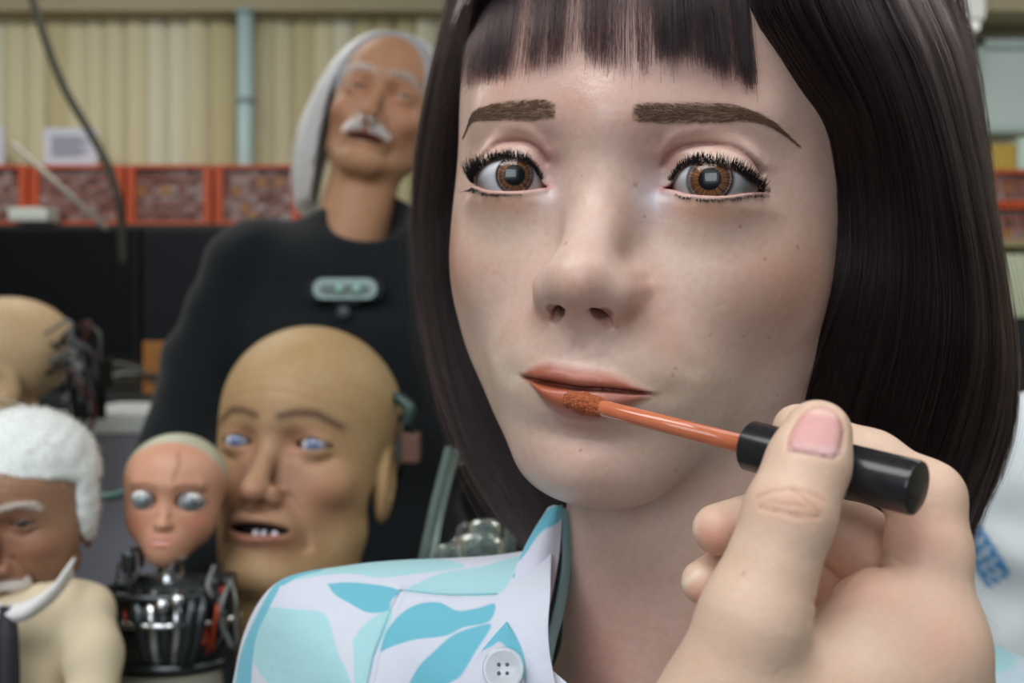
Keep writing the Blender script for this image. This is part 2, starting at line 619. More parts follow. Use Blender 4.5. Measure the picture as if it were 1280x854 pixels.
        zu, zlow = curve_at(LID_UP[s], gx), curve_at(LID_LO[s], gx)
        op = np.maximum(gz - zu, zlow - gz)
        lim = np.array([LID_UP[s][0, 0], LID_UP[s][-1, 0]])
        op = np.maximum(op, np.maximum(lim[0] - gx, gx - lim[1]) * 0.8)
        # rounded bead along the lower lid
        ee = ee - 0.45 * np.exp(-((zlow - gz - 0.9) / 0.9) ** 2) * ((gx > lim[0]) & (gx < lim[1])) * sstep(-18, -8, gy)
        op = np.maximum(op, (c[1] - 6) - gy)
        ee = smax(ee, -op, 0.7)
        e[j] = ee
    d = d.copy()
    d[i] = e
    return d

def brow_mask_pts(s):
    top = {-1: [(-56, 18.2), (-50.1, 22.1), (-42.8, 23.7), (-31.9, 24.0), (-19.5, 23.4), (-14.6, 21.6)],
           1: [(9.6, 20.8), (12.5, 21.8), (21.7, 22.3), (33.2, 23.2), (38.5, 22.8), (44.2, 21.4), (49.2, 19.2), (53.6, 15.8)]}[s]
    bot = {-1: [(-56, 17.4), (-48.4, 19.0), (-39.6, 18.4), (-26.3, 17.3), (-14.6, 17.1)],
           1: [(9.6, 16.3), (12.9, 16.1), (22.1, 16.2), (33.6, 17.3), (41.5, 18.5), (47.8, 17.6), (53.6, 15.5)]}[s]
    return spline(top, 50), spline(bot, 50)

def head_colors(V):
    x, y, z = V[:, 0], V[:, 1], V[:, 2]
    p = V.astype(np.float32)
    m = np.stack([np.abs(x), y, z], 1).astype(np.float32)
    n = len(V)
    C = np.tile(np.array(srgb(214, 187, 175)[:3]), (n, 1))
    def mix(col, w):
        nonlocal C
        C = C + (np.array(srgb(*col)[:3]) - C) * np.clip(w, 0, 1)[:, None]
    fr = (y > -55)
    # painted make-up of the silicone skin
    mix((200, 146, 120), 0.50 * gauss(m, (61, -30, -24), (13, 40, 15)) * fr)                       # cheek blush
    mix((208, 156, 134), 0.45 * gauss(m, (52, -20, -34), (15, 30, 15)) + 0.25 * gauss(m, (58, -30, 8), (9, 30, 14)))
    mix((202, 158, 146), 0.50 * gauss(m, (31, -4, 14.5), (17, 16, 4.6)) * fr)                      # lid shade
    mix((190, 128, 124), 0.55 * gauss(m, (19.5, -4, 7), (5, 14, 6)))
    mix((210, 156, 128), 0.60 * gauss(m, (34, -4, -9.0), (12, 14, 3.4)))                           # orange under the eye
    mix((178, 186, 208), 0.55 * gauss(p, (16.5, 0, -5), (5.5, 14, 7)) + 0.32 * gauss(p, (-17, 0, -5), (5, 14, 6)))
    mix((202, 202, 176), 0.15 * gauss(m, (30, 0, -20), (13, 20, 7)) + 0.2 * gauss(m, (24, 0, -62), (14, 24, 16)) + 0.2 * gauss(m, (36, -10, -72), (16, 30, 18)))
    mix((196, 134, 118), 0.40 * gauss(m, (16, 9, -37), (4, 12, 8)) + 0.58 * gauss(m, (9.5, 11, -43.5), (5.5, 10, 2.6)) + 0.30 * gauss(p, (-1, 22, -39), (6, 9, 4)))
    mix((205, 160, 142), 0.40 * gauss(p, (0, 24, -34), (10, 10, 8)))
    mix((190, 150, 134), 0.30 * gauss(p, (7, 10, -18), (5, 12, 14)))
    mix((192, 140, 130), 0.35 * gauss(m, (25, 4, -48), (6, 16, 9)))
    mix((206, 156, 140), 0.40 * gauss(p, (0, 8, -84), (12, 14, 4)))
    mix((210, 150, 142), 0.30 * gauss(m, (9, 8, 20), (9, 14, 12)) + 0.25 * gauss(m, (30, 0, 30), (26, 30, 10)))
    # lips
    zt, zl, zb = curve_at(MOUTH_TOP, x), curve_at(MOUTH_LINE, x), curve_at(MOUTH_BOT, x)
    inx = sstep(-21.5, -17, x) * sstep(25.5, 18, x) * (y > -12)
    up = sstep(1.3, -2.2, z - zt) * (z >= zl) * inx
    lo = sstep(1.2, -1.8, zb - z) * (z < zl) * inx
    mix((166, 94, 76), 0.95 * up)
    mix((180, 116, 104), 0.95 * lo)
    mix((184, 102, 74), 0.85 * lo * sstep(6, -6, x) * sstep(-74, -69, z))                          # gloss already put on
    mix((110, 48, 40), 0.8 * np.exp(-((z - zl) / 0.8) ** 2) * inx)
    mix((196, 140, 120), 0.5 * np.exp(-((z - zb + 1.5) / 1.8) ** 2) * sstep(-12, -4, x) * sstep(10, 2, x) * (y > -10))
    # eyelid rims and corners
    for s in (-1, 1):
        zu, zlw = curve_at(LID_UP[s], x), curve_at(LID_LO[s], x)
        ins = (s * x > 17) & (s * x < 49) & (y > -24)
        mix((208, 160, 152), 0.8 * ins * np.exp(-((z - zlw) / 0.8) ** 2))
        mix((60, 44, 42), 0.85 * ins * sstep(19, 24, s * x) * np.exp(-((z - zu - 0.5) / 0.85) ** 2))
        mix((48, 38, 42), 0.8 * ins * sstep(25, 30, s * x) * np.exp(-((z - zlw + 1.25) / 0.42) ** 2))
        mix((178, 96, 90), 0.75 * gauss(p, (s * 18.2, -8, -2.3), (2.2, 8, 1.6)))
        cd = polydist(p[:, [0, 2]], CREASE[s][::3])
        mix((150, 88, 86), 0.6 * np.exp(-(cd / 0.8) ** 2) * (y > -24))
        t, b = brow_mask_pts(s)
        bt, bb = curve_at(t, x), curve_at(b, x)
        bx = sstep(t[0, 0] - 0.4, t[0, 0] + 0.8, x) * sstep(t[-1, 0] + 0.4, t[-1, 0] - 0.8, x)
        mix((142, 114, 92), 0.75 * bx * sstep(0.5, -0.6, z - bt) * sstep(0.5, -0.6, bb - z) * (y > -40))
    mix((120, 66, 58), 0.75 * sstep(0.5, -0.6, ell(np.stack([np.abs(x), y, z], 1).astype(np.float32) , (6.6, 13.4, -40.4), (4.2, 4.6, 3.0))) * (z > -44))  # shade inside the nostrils painted into the skin colour
    # neck a little ruddier, specks
    mix((204, 164, 152), 0.55 * sstep(-112, -150, z))
    mix((196, 140, 130), 0.5 * gauss(p, (-6, -30, -165), (22, 60, 22)))
    rg = np.random.default_rng(3)
    for k in range(46):
        sx, sz = rg.uniform(-55, 62), rg.uniform(-95, 30)
        if abs(sx) < 26 and -74 < sz < -54: continue
        rr = rg.uniform(0.25, 0.5)
        mix((150, 70, 66), rg.uniform(0.25, 0.9) * np.exp(-(((x - sx) ** 2 + (z - sz) ** 2) / rr ** 2)) * (y > -50))
    return C

def head_rough(V):
    x, y, z = V[:, 0], V[:, 1], V[:, 2]
    p = V.astype(np.float32)
    r = np.full(len(V), 0.34)
    r -= 0.08 * gauss(p, (-2, 6, 26), (14, 20, 16))
    zt, zl, zb = curve_at(MOUTH_TOP, x), curve_at(MOUTH_LINE, x), curve_at(MOUTH_BOT, x)
    return r

HERO = empty('humanoid_robot', H2C((0, -80, -330)),
             'lifelike female robot with dark brown bob and pale blue printed shirt having lip gloss applied', 'robot')
hs = 0.75
hv, hf = surface(head_sdf, (-84, -112, -215), (84, 34, 62), hs)
SKIN = mat_attr('silicone_skin', 'Col', rough=0.45, spec=0.55, sss=0.35, rough_attr='Rough', sss_scale=0.0022,
                mottle=[(55, (0.90, 0.79, 0.75, 1), 0.5), (420, (0.92, 0.86, 0.84, 1), 0.6)],
                bump=(2600, 0.2, 0.0003), bump2=(420, 0.16, 0.0008))
link_mesh('skin', W(H2C(hv)), hf, SKIN, HERO, colors={'Col': head_colors(hv), 'Rough': head_rough(hv)})

def head_y(x, z, y0=36.0, y1=-70.0, f=None):
    """y of the skin in front, for arrays of x and z in head space"""
    f = f or head_sdf
    x = np.asarray(x, np.float32); z = np.asarray(z, np.float32)
    y = np.full(len(x), y0, np.float32)
    for it in range(60):
        d = f(np.stack([x, y, z], 1))
        y = np.maximum(y - np.clip(d * 0.8, -2, 12), y1)
    return y

# eyes: white ball with a domed iris, and a clear cornea over it
def eye_dir(s):
    tgt = {-1: np.array([-28.7, 0.0, 0.55]), 1: np.array([32.9, 0.0, 0.45])}[s]
    d = tgt - EYE_C[s]
    return d / np.linalg.norm(d)

EYEWHITE = mat_attr('eye_painted', 'Col', rough=0.22, spec=0.5, sss=0.0)
CORNEA = bpy.data.materials.new('clear_cornea')
CORNEA.use_nodes = True
_nt = CORNEA.node_tree
_nt.nodes.remove(_nt.nodes['Principled BSDF'])
_tr = _nt.nodes.new('ShaderNodeBsdfTransparent')
_gl = _nt.nodes.new('ShaderNodeBsdfGlossy')
_gl.inputs['Roughness'].default_value = 0.03
_fr = _nt.nodes.new('ShaderNodeFresnel')
_fr.inputs['IOR'].default_value = 1.5
_mx = _nt.nodes.new('ShaderNodeMixShader')
_nt.links.new(_fr.outputs[0], _mx.inputs[0])
_nt.links.new(_tr.outputs[0], _mx.inputs[1])
_nt.links.new(_gl.outputs[0], _mx.inputs[2])
_nt.links.new(_mx.outputs[0], _nt.nodes['Material Output'].inputs[0])

def polar_cap(radii_fn, angs, nphi, d, c):
    """rings around direction d; radii_fn(angle)->distance from c"""
    up = np.array([0, 0, 1.0])
    a = np.cross(up, d); a /= np.linalg.norm(a)
    b = np.cross(d, a)
    ph = np.linspace(0, 2 * math.pi, nphi, endpoint=False)
    V = [c + d * radii_fn(0.0)]
    for t in angs:
        r = radii_fn(t)
        V += list(c + r * (math.cos(t) * d + math.sin(t) * (np.cos(ph)[:, None] * a + np.sin(ph)[:, None] * b)))
    F = [(0, 1 + (j + 1) % nphi, 1 + j)[::-1] for j in range(nphi)]
    for i in range(len(angs) - 1):
        for j in range(nphi):
            k = (j + 1) % nphi
            F.append((1 + i * nphi + j, 1 + (i + 1) * nphi + j, 1 + (i + 1) * nphi + k, 1 + i * nphi + k))
    F = [q[::-1] for q in F]
    T = np.concatenate([[0], np.repeat(angs, nphi)])
    PH = np.concatenate([[0], np.tile(ph, len(angs))])
    return np.array(V), F, T, PH

def make_eye(parent, c, R, d, iris_r, pupil_r, conv, cols, nphi=120, fine=44, name='eyeball', dome=0.9):
    ia = math.asin(iris_r / R)
    angs = np.concatenate([np.linspace(0.01, ia * 1.08, fine), np.linspace(ia * 1.15, 2.4, 22)])
    def rad(t):
        return R - 0.55 * (iris_r / 6) * (1 - sstep(ia * 0.86, ia * 1.02, np.array([t]))[0])
    V, F, T, PH = polar_cap(rad, angs, nphi, d, c)
    rr = np.sin(T) * R
    rg = np.random.default_rng(5)
    fib = np.zeros(len(T))
    for k in range(26):
        fib += np.sin(PH * rg.integers(9, 64) + rg.uniform(0, 6) + rr * rg.uniform(-.6, .6)) / 5.0
    C = np.tile(np.array(srgb(*cols['white'])[:3]), (len(T), 1))
    def mix(col, w):
        nonlocal C
        C = C + (np.array(srgb(*col)[:3]) - C) * np.clip(w, 0, 1)[:, None]
    mix(cols['pink'], 0.5 * sstep(iris_r + 3.2, iris_r + 6, rr))
    u = rr / iris_r
    mix(cols['outer'], sstep(1.0, 0.97, u))
    mix(cols['inner'], sstep(0.80, 0.66, u + 0.03 * fib))
    mix(cols['fleck'], 0.75 * sstep(0.25, 1.2, fib) * sstep(1.0, 0.92, u))
    mix(cols['dark'], 0.60 * sstep(0.2, 1.3, -fib) * sstep(1.0, 0.92, u))
    mix(cols['dark'], 0.5 * np.exp(-((u - 0.80) / 0.025) ** 2))
    mix(cols['limb'], 0.9 * np.exp(-((u - 0.985) / 0.045) ** 2))
    mix((10, 9, 12), sstep(pupil_r + 0.28, pupil_r - 0.1, rr + 0.08 * fib))
    eb = link_mesh(name, W(conv(V)), F, EYEWHITE, parent, colors={'Col': C})
    def rad2(t):
        return R + 0.08 + dome * (1 - sstep(0.0, ia * 1.25, np.array([t]))[0])
    V2, F2, _, _ = polar_cap(rad2, np.linspace(0.02, 1.5, 40), 64, d, c)
    link_mesh('cornea', W(conv(V2)), F2, CORNEA, eb)
    return eb

EYECOL = dict(white=(250, 248, 252), pink=(236, 206, 202), outer=(134, 92, 82), inner=(150, 96, 42), fleck=(200, 154, 120), dark=(62, 36, 28), limb=(40, 26, 28))
for s in (-1, 1):
    make_eye(HERO, EYE_C[s], EYE_R, eye_dir(s), {-1: 6.1, 1: 7.0}[s], 3.5, H2C, EYECOL, dome=0.32)

# eyelashes and eyebrows: single hairs
LASH = mat('lash_black', (0.012, 0.010, 0.010, 1), rough=0.5, spec=0.3)
def hair_mat(name, color, rough=0.28, radial=0.35, rnd=0.25, ior=1.5):
    m = bpy.data.materials.new(name)
    m.use_nodes = True
    nt = m.node_tree
    nt.nodes.remove(nt.nodes['Principled BSDF'])
    h = nt.nodes.new('ShaderNodeBsdfHairPrincipled')
    h.parametrization = 'COLOR'
    h.inputs['Color'].default_value = color
    h.inputs['Roughness'].default_value = rough
    h.inputs['Radial Roughness'].default_value = radial
    hi = nt.nodes.new('ShaderNodeHairInfo')
    cr = nt.nodes.new('ShaderNodeMix')
    cr.data_type = 'RGBA'
    cr.inputs[6].default_value = [c * (1 - rnd) for c in color[:3]] + [1]
    cr.inputs[7].default_value = [c * (1 + 1.6 * rnd) for c in color[:3]] + [1]
    nt.links.new(hi.outputs['Random'], cr.inputs[0])
    nt.links.new(cr.outputs[2], h.inputs['Color'])
    h.inputs['Random Roughness'].default_value = 0.2
    h.inputs['IOR'].default_value = ior
    nt.links.new(h.outputs[0], nt.nodes['Material Output'].inputs[0])
    return m

LOY = {}
for s in (-1, 1):
    _x = np.linspace(s * 33 - 16.5, s * 33 + 16.5, 40)
    LOY[s] = (_x, head_y(_x, curve_at(LID_LO[s], _x) - 1.25) + 0.05)
for s in (-1, 1):
    rg = np.random.default_rng(11 + s)
    st, ra = [], []
    up = LID_UP[s]
    for k in range(760):
        t = rg.uniform(0.13, 1.0)
        # inner corner at the nose side
        i = (len(up) - 1) * (1 - t if s < 0 else t)
        x = np.interp(i, np.arange(len(up)), up[:, 0]); z = np.interp(i, np.arange(len(up)), up[:, 1]) + rg.uniform(-0.1, 2.3) * min(1, (t - .08) * 3) * (1 - 0.35 * t)
        c = EYE_C[s]
        rxy = 14.35
        yy = c[1] + math.sqrt(max(rxy ** 2 - (x - c[0]) ** 2 - (z - c[2]) ** 2, 4.0))
        out = (t - 0.5) * 1.1
        L = (1.9 + 2.4 * max(0, t - 0.55) / 0.45) * rg.uniform(0.55, 1.1)
        if s < 0: L *= 1.0 + 0.55 * max(0, t - 0.6) / 0.4
        if s > 0: L *= 1 - 0.45 * max(0, t - 0.75) / 0.25
        dx = s * (out * 0.9 + rg.normal(0, 0.22)); dz = 0.42 + rg.normal(0, 0.15) - 0.35 * max(0, t - 0.6); dy = 0.75
        q = []
        for w in np.linspace(0, 1, 6):
            q.append((x + dx * L * w, yy + dy * L * (w - 0.45 * w * w), z + L * (dz * w + 0.55 * w * w)))
        st.append(q); ra.append(rg.uniform(0.08, 0.13))
    lo = LID_LO[s]
    for k in range(84 if s < 0 else 84):
        t = rg.uniform(0.22, 1.0) ** 0.8
        i = (len(lo) - 1) * (1 - t if s < 0 else t)
        x = np.interp(i, np.arange(len(lo)), lo[:, 0]); z = np.interp(i, np.arange(len(lo)), lo[:, 1]) - 1.25 + rg.normal(0, 0.12)
        c = EYE_C[s]
        yy = float(np.interp(x, LOY[s][0], LOY[s][1]))
        L = (1.2 + (2.2 if s < 0 else 0.3) * max(0, t - 0.45) / 0.55) * rg.uniform(0.6, 1.15)
        dx = s * ((t - 0.55) * 1.5 + rg.normal(0, 0.25)); dz = -0.75
        q = []
        for w in np.linspace(0, 1, 6):
            q.append((x + dx * L * w, yy + 0.55 * L * w * (1 - 0.4 * w), z + L * (dz * w + (0.35 if s < 0 else 0.1) * w * w)))
        st.append(q); ra.append(rg.uniform(0.11, 0.15))
    hair_object('eyelashes', [H2C(np.array(q)) for q in st], ra, LASH, HERO, (1.0, 0.3))
    # brow
    t_, b_ = brow_mask_pts(s)
    n = 620
    u = rg.uniform(0, 1, n); v = rg.uniform(0, 1, n)
    if s < 0: u = 1 - u
    ix = u * 49
    T2 = np.stack([np.interp(ix, np.arange(50), t_[:, k]) for k in (0, 1)], 1)
    B2 = np.stack([np.interp(ix, np.arange(50), b_[:, k]) for k in (0, 1)], 1)
    P2 = B2 + (T2 - B2) * v[:, None]
    if s > 0:
        P2[:, 0] = t_[0, 0] + u * (t_[-1, 0] - t_[0, 0])
    else:
        P2[:, 0] = t_[0, 0] + u * (t_[-1, 0] - t_[0, 0])
    zt, zb = curve_at(t_, P2[:, 0]), curve_at(b_, P2[:, 0])
    P2[:, 1] = zb + (zt - zb) * v
    L = rg.uniform(2.0, 4.2, n)
    slope = np.gradient((t_[:, 1] + np.interp(t_[:, 0], b_[:, 0], b_[:, 1])) / 2, t_[:, 0])
    sl = np.interp(P2[:, 0], t_[:, 0], slope)
    ang = (0.5 - v) * 0.7 + rg.normal(0, 0.16, n)
    dxx = s * np.cos(ang) * L; dzz = np.sin(ang) * L * 0.7 + sl * dxx
    K = 5
    xs = P2[:, 0][:, None] + dxx[:, None] * np.linspace(0, 1, K)[None]
    zs = P2[:, 1][:, None] + dzz[:, None] * np.linspace(0, 1, K)[None]
    ys = head_y(xs.ravel(), zs.ravel()).reshape(n, K) + np.array([0.02, 0.25, 0.32, 0.30, 0.2])[None]
    S3 = np.stack([xs, ys, zs], -1)
    hair_object('eyebrow', [H2C(q) for q in S3], rg.uniform(0.05, 0.085, n), mat('brow_hair', srgb(110, 86, 70), rough=0.5, spec=0.3), HERO, (1, 0.4))
# ------------------------------------------------------------------ her hair: a chin-length bob with a fringe
def HP(px, py, yl):
    """pixel + head-space y -> head millimetres"""
    d = np.array([(px - 640) / FPX, 1, (427 - py) / FPX])
    a = d @ HR
    b = HT @ HR
    return a * ((yl + b[1]) / a[1]) - b

HAIR = hair_mat('dark_brown_hair', (0.017, 0.0105, 0.0115, 1), rough=0.18, radial=0.30, rnd=0.75, ior=1.40)
CAP = mat('dark_hair_base', (0.012, 0.008, 0.008, 1), rough=0.6, spec=0.2, bump=(300, 0.4, 0.002))  # dark hair colour for the layers under the strands

def guide_sheet(guides, n=40):
    return np.array([spline(np.array([HP(*q) for q in g]), n) for g in guides])      # (G, n, 3) head mm

def sheet_at(S, s):
    """interpolate across guides with a smooth curve; s array in [0, 1]"""
    G = len(S)
    Q = np.concatenate([2 * S[:1] - S[1:2], S, 2 * S[-1:] - S[-2:-1]])
    t = np.clip(s, 0, 1) * (G - 1 - 1e-6)
    i = t.astype(int)
    u = (t - i)[:, None, None]
    a, b, c, d = Q[i], Q[i + 1], Q[i + 2], Q[i + 3]
    return 0.5 * (2 * b + (c - a) * u + (2 * a - 5 * b + 4 * c - d) * u ** 2 + (3 * b - a - 3 * c + d) * u ** 3)

def resample(P, t):
    """P (N, n, 3) sampled at t (N, K) in [0, 1]"""
    n = P.shape[1]
    f = np.clip(t, 0, 1) * (n - 1 - 1e-6)
    i = f.astype(int)
    u = (f - i)[..., None]
    r = np.arange(len(P))[:, None]
    return P[r, i] * (1 - u) + P[r, i + 1] * u

def grow(S, N, rg, K=14, depth=(0, 5), end=(0.9, 1.0), clumps=160, spread=0.010, fly=0.02, wob=0.5, centre=None, srange=(0, 1)):
    cs = rg.uniform(srange[0], srange[1], clumps)
    cid = rg.integers(0, clumps, N)
    s = np.clip(cs[cid] + rg.normal(0, spread, N), srange[0] - 0.01, srange[1] + 0.01)
    loose = rg.uniform(0, 1, N) < 0.16
    s = np.where(loose, rg.uniform(srange[0], srange[1], N), s)
    P = sheet_at(S, s)
    cend = rg.uniform(end[0], end[1], clumps)[cid] + rg.normal(0, 0.012, N)
    t = np.linspace(0, 1, K)[None] * cend[:, None]
    Q = resample(P, t)
    # outward direction of the sheet
    c = np.array([0, -75, 20.0]) if centre is None else centre
    out = Q - c
    out[..., 2] *= 0.25
    out /= np.linalg.norm(out, axis=2)[..., None]
    dep = (rg.uniform(depth[0], depth[1], clumps)[cid] + rg.normal(0, 0.8, N)) 
    tt = np.linspace(0, 1, K)[None, :, None]
    Q = Q - out * dep[:, None, None]
    ph = rg.uniform(0, 6.28, (N, 1, 3)); fr = rg.uniform(2, 7, (N, 1, 3))
    Q = Q + wob * rg.uniform(0.1, 1, (N, 1, 1)) * np.sin(fr * tt + ph) * (0.2 + tt)
    cph = rg.uniform(0, 6.28, (clumps, 1, 3))[cid]
    Q = Q + 0.9 * np.sin(4.0 * tt + cph) * tt
    f = rg.uniform(0, 1, N) < fly
    am = np.where(f, rg.uniform(1.5, 6.5, N), 0)
    Q = Q + am[:, None, None] * (out * 0.9 + rg.normal(0, 0.5, (N, 1, 3))) * tt ** 1.6
    return Q

RIGHT = [
 [(930, -120, 2), (958, 0, -3), (985, 50, -8), (1020, 105, -17), (1048, 140, -26), (1066, 185, -36), (1076, 240, -42), (1076, 300, -44), (1067, 350, -44), (1051, 395, -46), (1029, 450, -50), (1007, 500, -54), (988, 560, -60), (978, 620, -66)],
 [(990, -120, -8), (1030, 0, -12), (1065, 70, -18), (1095, 140, -25), (1112, 220, -33), (1119, 300, -37), (1115, 370, -39), (1100, 440, -42), (1078, 510, -46), (1054, 580, -52), (1035, 640, -58)],
 [(1040, -120, -28), (1092, 0, -28), (1130, 80, -31), (1160, 170, -35), (1178, 260, -39), (1187, 340, -42), (1186, 420, -44), (1170, 500, -48), (1142, 580, -54), (1112, 650, -60)],
 [(1082, -120, -52), (1142, 0, -50), (1177, 80, -52), (1204, 180, -55), (1224, 280, -57), (1237, 370, -60), (1241, 450, -62), (1229, 530, -66), (1200, 610, -72), (1168, 690, -78)],
 [(1112, -120, -85), (1174, 0, -82), (1199, 60, -82), (1223, 150, -82), (1243, 250, -82), (1260, 350, -84), (1272, 440, -86), (1272, 520, -90), (1254, 590, -96), (1226, 650, -102), (1204, 720, -108)],
]
LEFT = [
 [(606, -120, -8), (594, 0, -16), (586, 60, -28), (578, 110, -40), (572, 150, -47), (569, 200, -54), (568, 260, -58), (571, 320, -60), (579, 380, -62), (594, 440, -62), (616, 510, -62), (644, 570, -62), (676, 630, -60), (704, 680, -58)],
 [(590, -120, -35), (577, 0, -42), (564, 70, -48), (552, 140, -55), (543, 210, -60), (541, 280, -64), (546, 350, -66), (560, 430, -68), (584, 510, -68), (612, 580, -67), (648, 640, -65), (688, 692, -62)],
 [(576, -120, -70), (561, 0, -72), (547, 60, -74), (531, 130, -76), (520, 200, -78), (516, 280, -80), (520, 350, -80), (533, 430, -80), (554, 510, -79), (582, 580, -77), (620, 640, -75), (662, 692, -72)],
]
SR, SL = guide_sheet(RIGHT), guide_sheet(LEFT)
rg = np.random.default_rng(21)
strands = [grow(SR, 9000, rg, depth=(0, 9), end=(0.93, 1.0), clumps=110, spread=0.006),
           grow(SR, 2200, rg, depth=(6, 14), end=(0.8, 1.0), clumps=90, spread=0.02),
           grow(SL, 5600, rg, depth=(0, 7), end=(0.93, 1.02), clumps=80, spread=0.010),
           grow(SL, 1500, rg, depth=(4, 12), end=(0.85, 1.0), clumps=60, spread=0.03)]
# back of the bob, round behind the head
BACK = np.array([spline(q, 40) for q in (
    [H for H in SR[-1][::8]],
    [(104, -120, 85), (112, -128, 40), (118, -132, -20), (116, -134, -70), (100, -134, -118)],
    [(40, -176, 85), (42, -186, 30), (42, -188, -30), (40, -184, -80), (36, -176, -130)],
    [(-40, -176, 85), (-42, -186, 30), (-42, -188, -30), (-40, -184, -80), (-30, -170, -130)],
    [(-90, -120, 85), (-98, -128, 30), (-100, -130, -30), (-88, -128, -80), (-60, -118, -130)],
    [H for H in SL[-1][::8]])])
strands.append(grow(BACK, 2600, rg, depth=(0, 8), clumps=120, spread=0.02))
# inner hair behind the cheek and neck on the far side
INNER = np.array([spline(np.array([HP(*q) for q in g]), 40) for g in (
    [(600, 60, -80), (580, 250, -85), (590, 400, -85), (625, 520, -84), (680, 620, -80), (705, 690, -74)],
    [(640, 60, -95), (640, 250, -98), (650, 400, -98), (680, 520, -96), (715, 620, -92), (730, 690, -88)])])
strands.append(grow(INNER, 1500, rg, depth=(-3, 3), clumps=60, spread=0.05))
INNER_R = np.array([spline(np.array([HP(*q) for q in g]), 40) for g in (
    [(1010, 250, -62), (1006, 400, -66), (990, 500, -70), (972, 600, -74), (960, 680, -78)],
    [(1110, 250, -70), (1120, 400, -74), (1100, 520, -78), (1060, 620, -84), (1040, 700, -88)],
    [(1200, 300, -90), (1215, 420, -94), (1190, 560, -100), (1150, 660, -106), (1130, 740, -110)])])
WISP = np.array([spline(np.array([HP(*q) for q in g]), 40) for g in (
    [(1225, 590, -100), (1205, 650, -100), (1196, 710, -100), (1204, 755, -100), (1216, 782, -100)],
    [(1235, 600, -104), (1216, 655, -104), (1202, 705, -104), (1200, 745, -104), (1206, 772, -104)])])
strands.append(grow(WISP, 90, rg, depth=(-1, 1), clumps=20, spread=0.2, end=(0.75, 1.0), wob=1.5))
strands.append(grow(INNER_R, 2600, rg, depth=(-3, 4), clumps=90, spread=0.05))

# fringe
fx = np.array([566, 578, 600, 650, 700, 716, 750, 800, 832, 862, 900, 930, 946], float)
fy = np.array([120, 106, 99, 86, 79, 62, 81, 84, 66, 74, 86, 97, 108], float)
def fringe(N, x0, x1, dens=None, clumps=40, spread=5.0, dep=(0.6, 3.6), K=12, lift=0.0):
    cx = rg.uniform(x0, x1, clumps)
    cid = rg.integers(0, clumps, N)
    ex = np.clip(cx[cid] + rg.normal(0, spread, N), x0 - 4, x1 + 3)
    if dens is not None:
        keep = rg.uniform(0, 1, N) < dens(ex)
        ex, cid = ex[keep], cid[keep]
    n = len(ex)
    cl = rg.normal(0, 6, clumps)[cid]
    ey = np.interp(ex, fx, fy) + cl * 0.7 + rg.normal(0, 6, n) - rg.exponential(9, n) + lift
    # root: fans in towards the crown
    u = (ex - 740) / 200
    rx = 752 + u * 118 + rg.normal(0, 6, n) + cl
    ry = np.full(n, -175.0)
    t = np.linspace(0, 1, K)[None]
    bow = np.sin(t * math.pi) * (u * 10)[:, None]
    X = rx[:, None] + (ex - rx)[:, None] * t ** 0.85 + bow
    Y = ry[:, None] + (ey - ry)[:, None] * t
    # lay onto the brow: find head x, z on a shell in front of the skin
    d = np.stack([(X - 640) / FPX, np.ones_like(X), (427 - Y) / FPX], -1).reshape(-1, 3)
    a = d @ HR
    b = HT @ HR
    yl = np.full(len(a), 2.0)
    for it in range(7):
        s = (yl + b[1]) / a[:, 1]
        p = a * s[:, None] - b
        yl = 0.5 * yl + 0.5 * head_y_top(p[:, 0], p[:, 2])
    dp = (rg.uniform(dep[0], dep[1], clumps)[cid] + rg.normal(0, 0.35, n))[:, None] * np.ones((1, K)) * (1.6 - 0.7 * t)
    s = (yl + dp.ravel() + b[1]) / a[:, 1]
    p = (a * s[:, None] - b).reshape(n, K, 3)
    return p
def head_y_top(x, z):
    """smooth forehead shell used to lay the fringe"""
    q = 1 - (x / 75) ** 2 - ((z - 32) / 80) ** 2
    return -78 + 83 * np.sqrt(np.clip(q, 0.02, 1)) + 0.6
dens = lambda x: np.where(x < 700, 0.55, np.where(x < 724, 0.20, np.where(x < 800, 0.46, np.where(x < 832, 0.45, 1.0))))
fr = [fringe(2300, 576, 832, dens, clumps=60, spread=5.0), fringe(1500, 824, 944, None, clumps=26, spread=6.0, dep=(1, 5)),
      fringe(600, 578, 640, None, clumps=26, spread=6.0, dep=(0.3, 1.4)), fringe(60, 570, 940, None, clumps=60, spread=8, lift=22)]
# crown: strands run from the parting down to the fringe and sides
nC = 4200
az = rg.uniform(-math.pi, math.pi, nC)
el0 = rg.uniform(1.25, 1.5, nC)
el1 = rg.uniform(0.28, 0.42, nC)
tt_ = np.linspace(0, 1, 14)[None]
ee_ = el0[:, None] + (el1 - el0)[:, None] * tt_
aa_ = az[:, None] + 0.12 * np.sin(3 * tt_ + az[:, None])
rr_ = 1.02 + rg.uniform(0, 0.03, nC)[:, None]
crown = np.stack([80 * rr_ * np.cos(ee_) * np.sin(aa_), -80 + 92 * rr_ * np.cos(ee_) * np.cos(aa_), 34 + 84 * rr_ * np.sin(ee_)], -1)
K0 = strands[0].shape[1]
strands.append(crown)
def reK(Q, K):
    return resample(Q, np.tile(np.linspace(0, 1, K), (len(Q), 1)))
allst = np.concatenate([reK(q, 14) for q in strands + fr])
HAIRO = hair_object('hair', H2C(allst.reshape(-1, 3)).reshape(allst.shape), rg.uniform(0.055, 0.10, len(allst)), HAIR, HERO, (1.0, 0.5))
HAIRO['label'] = 'dark brown chin-length bob with a straight fringe'
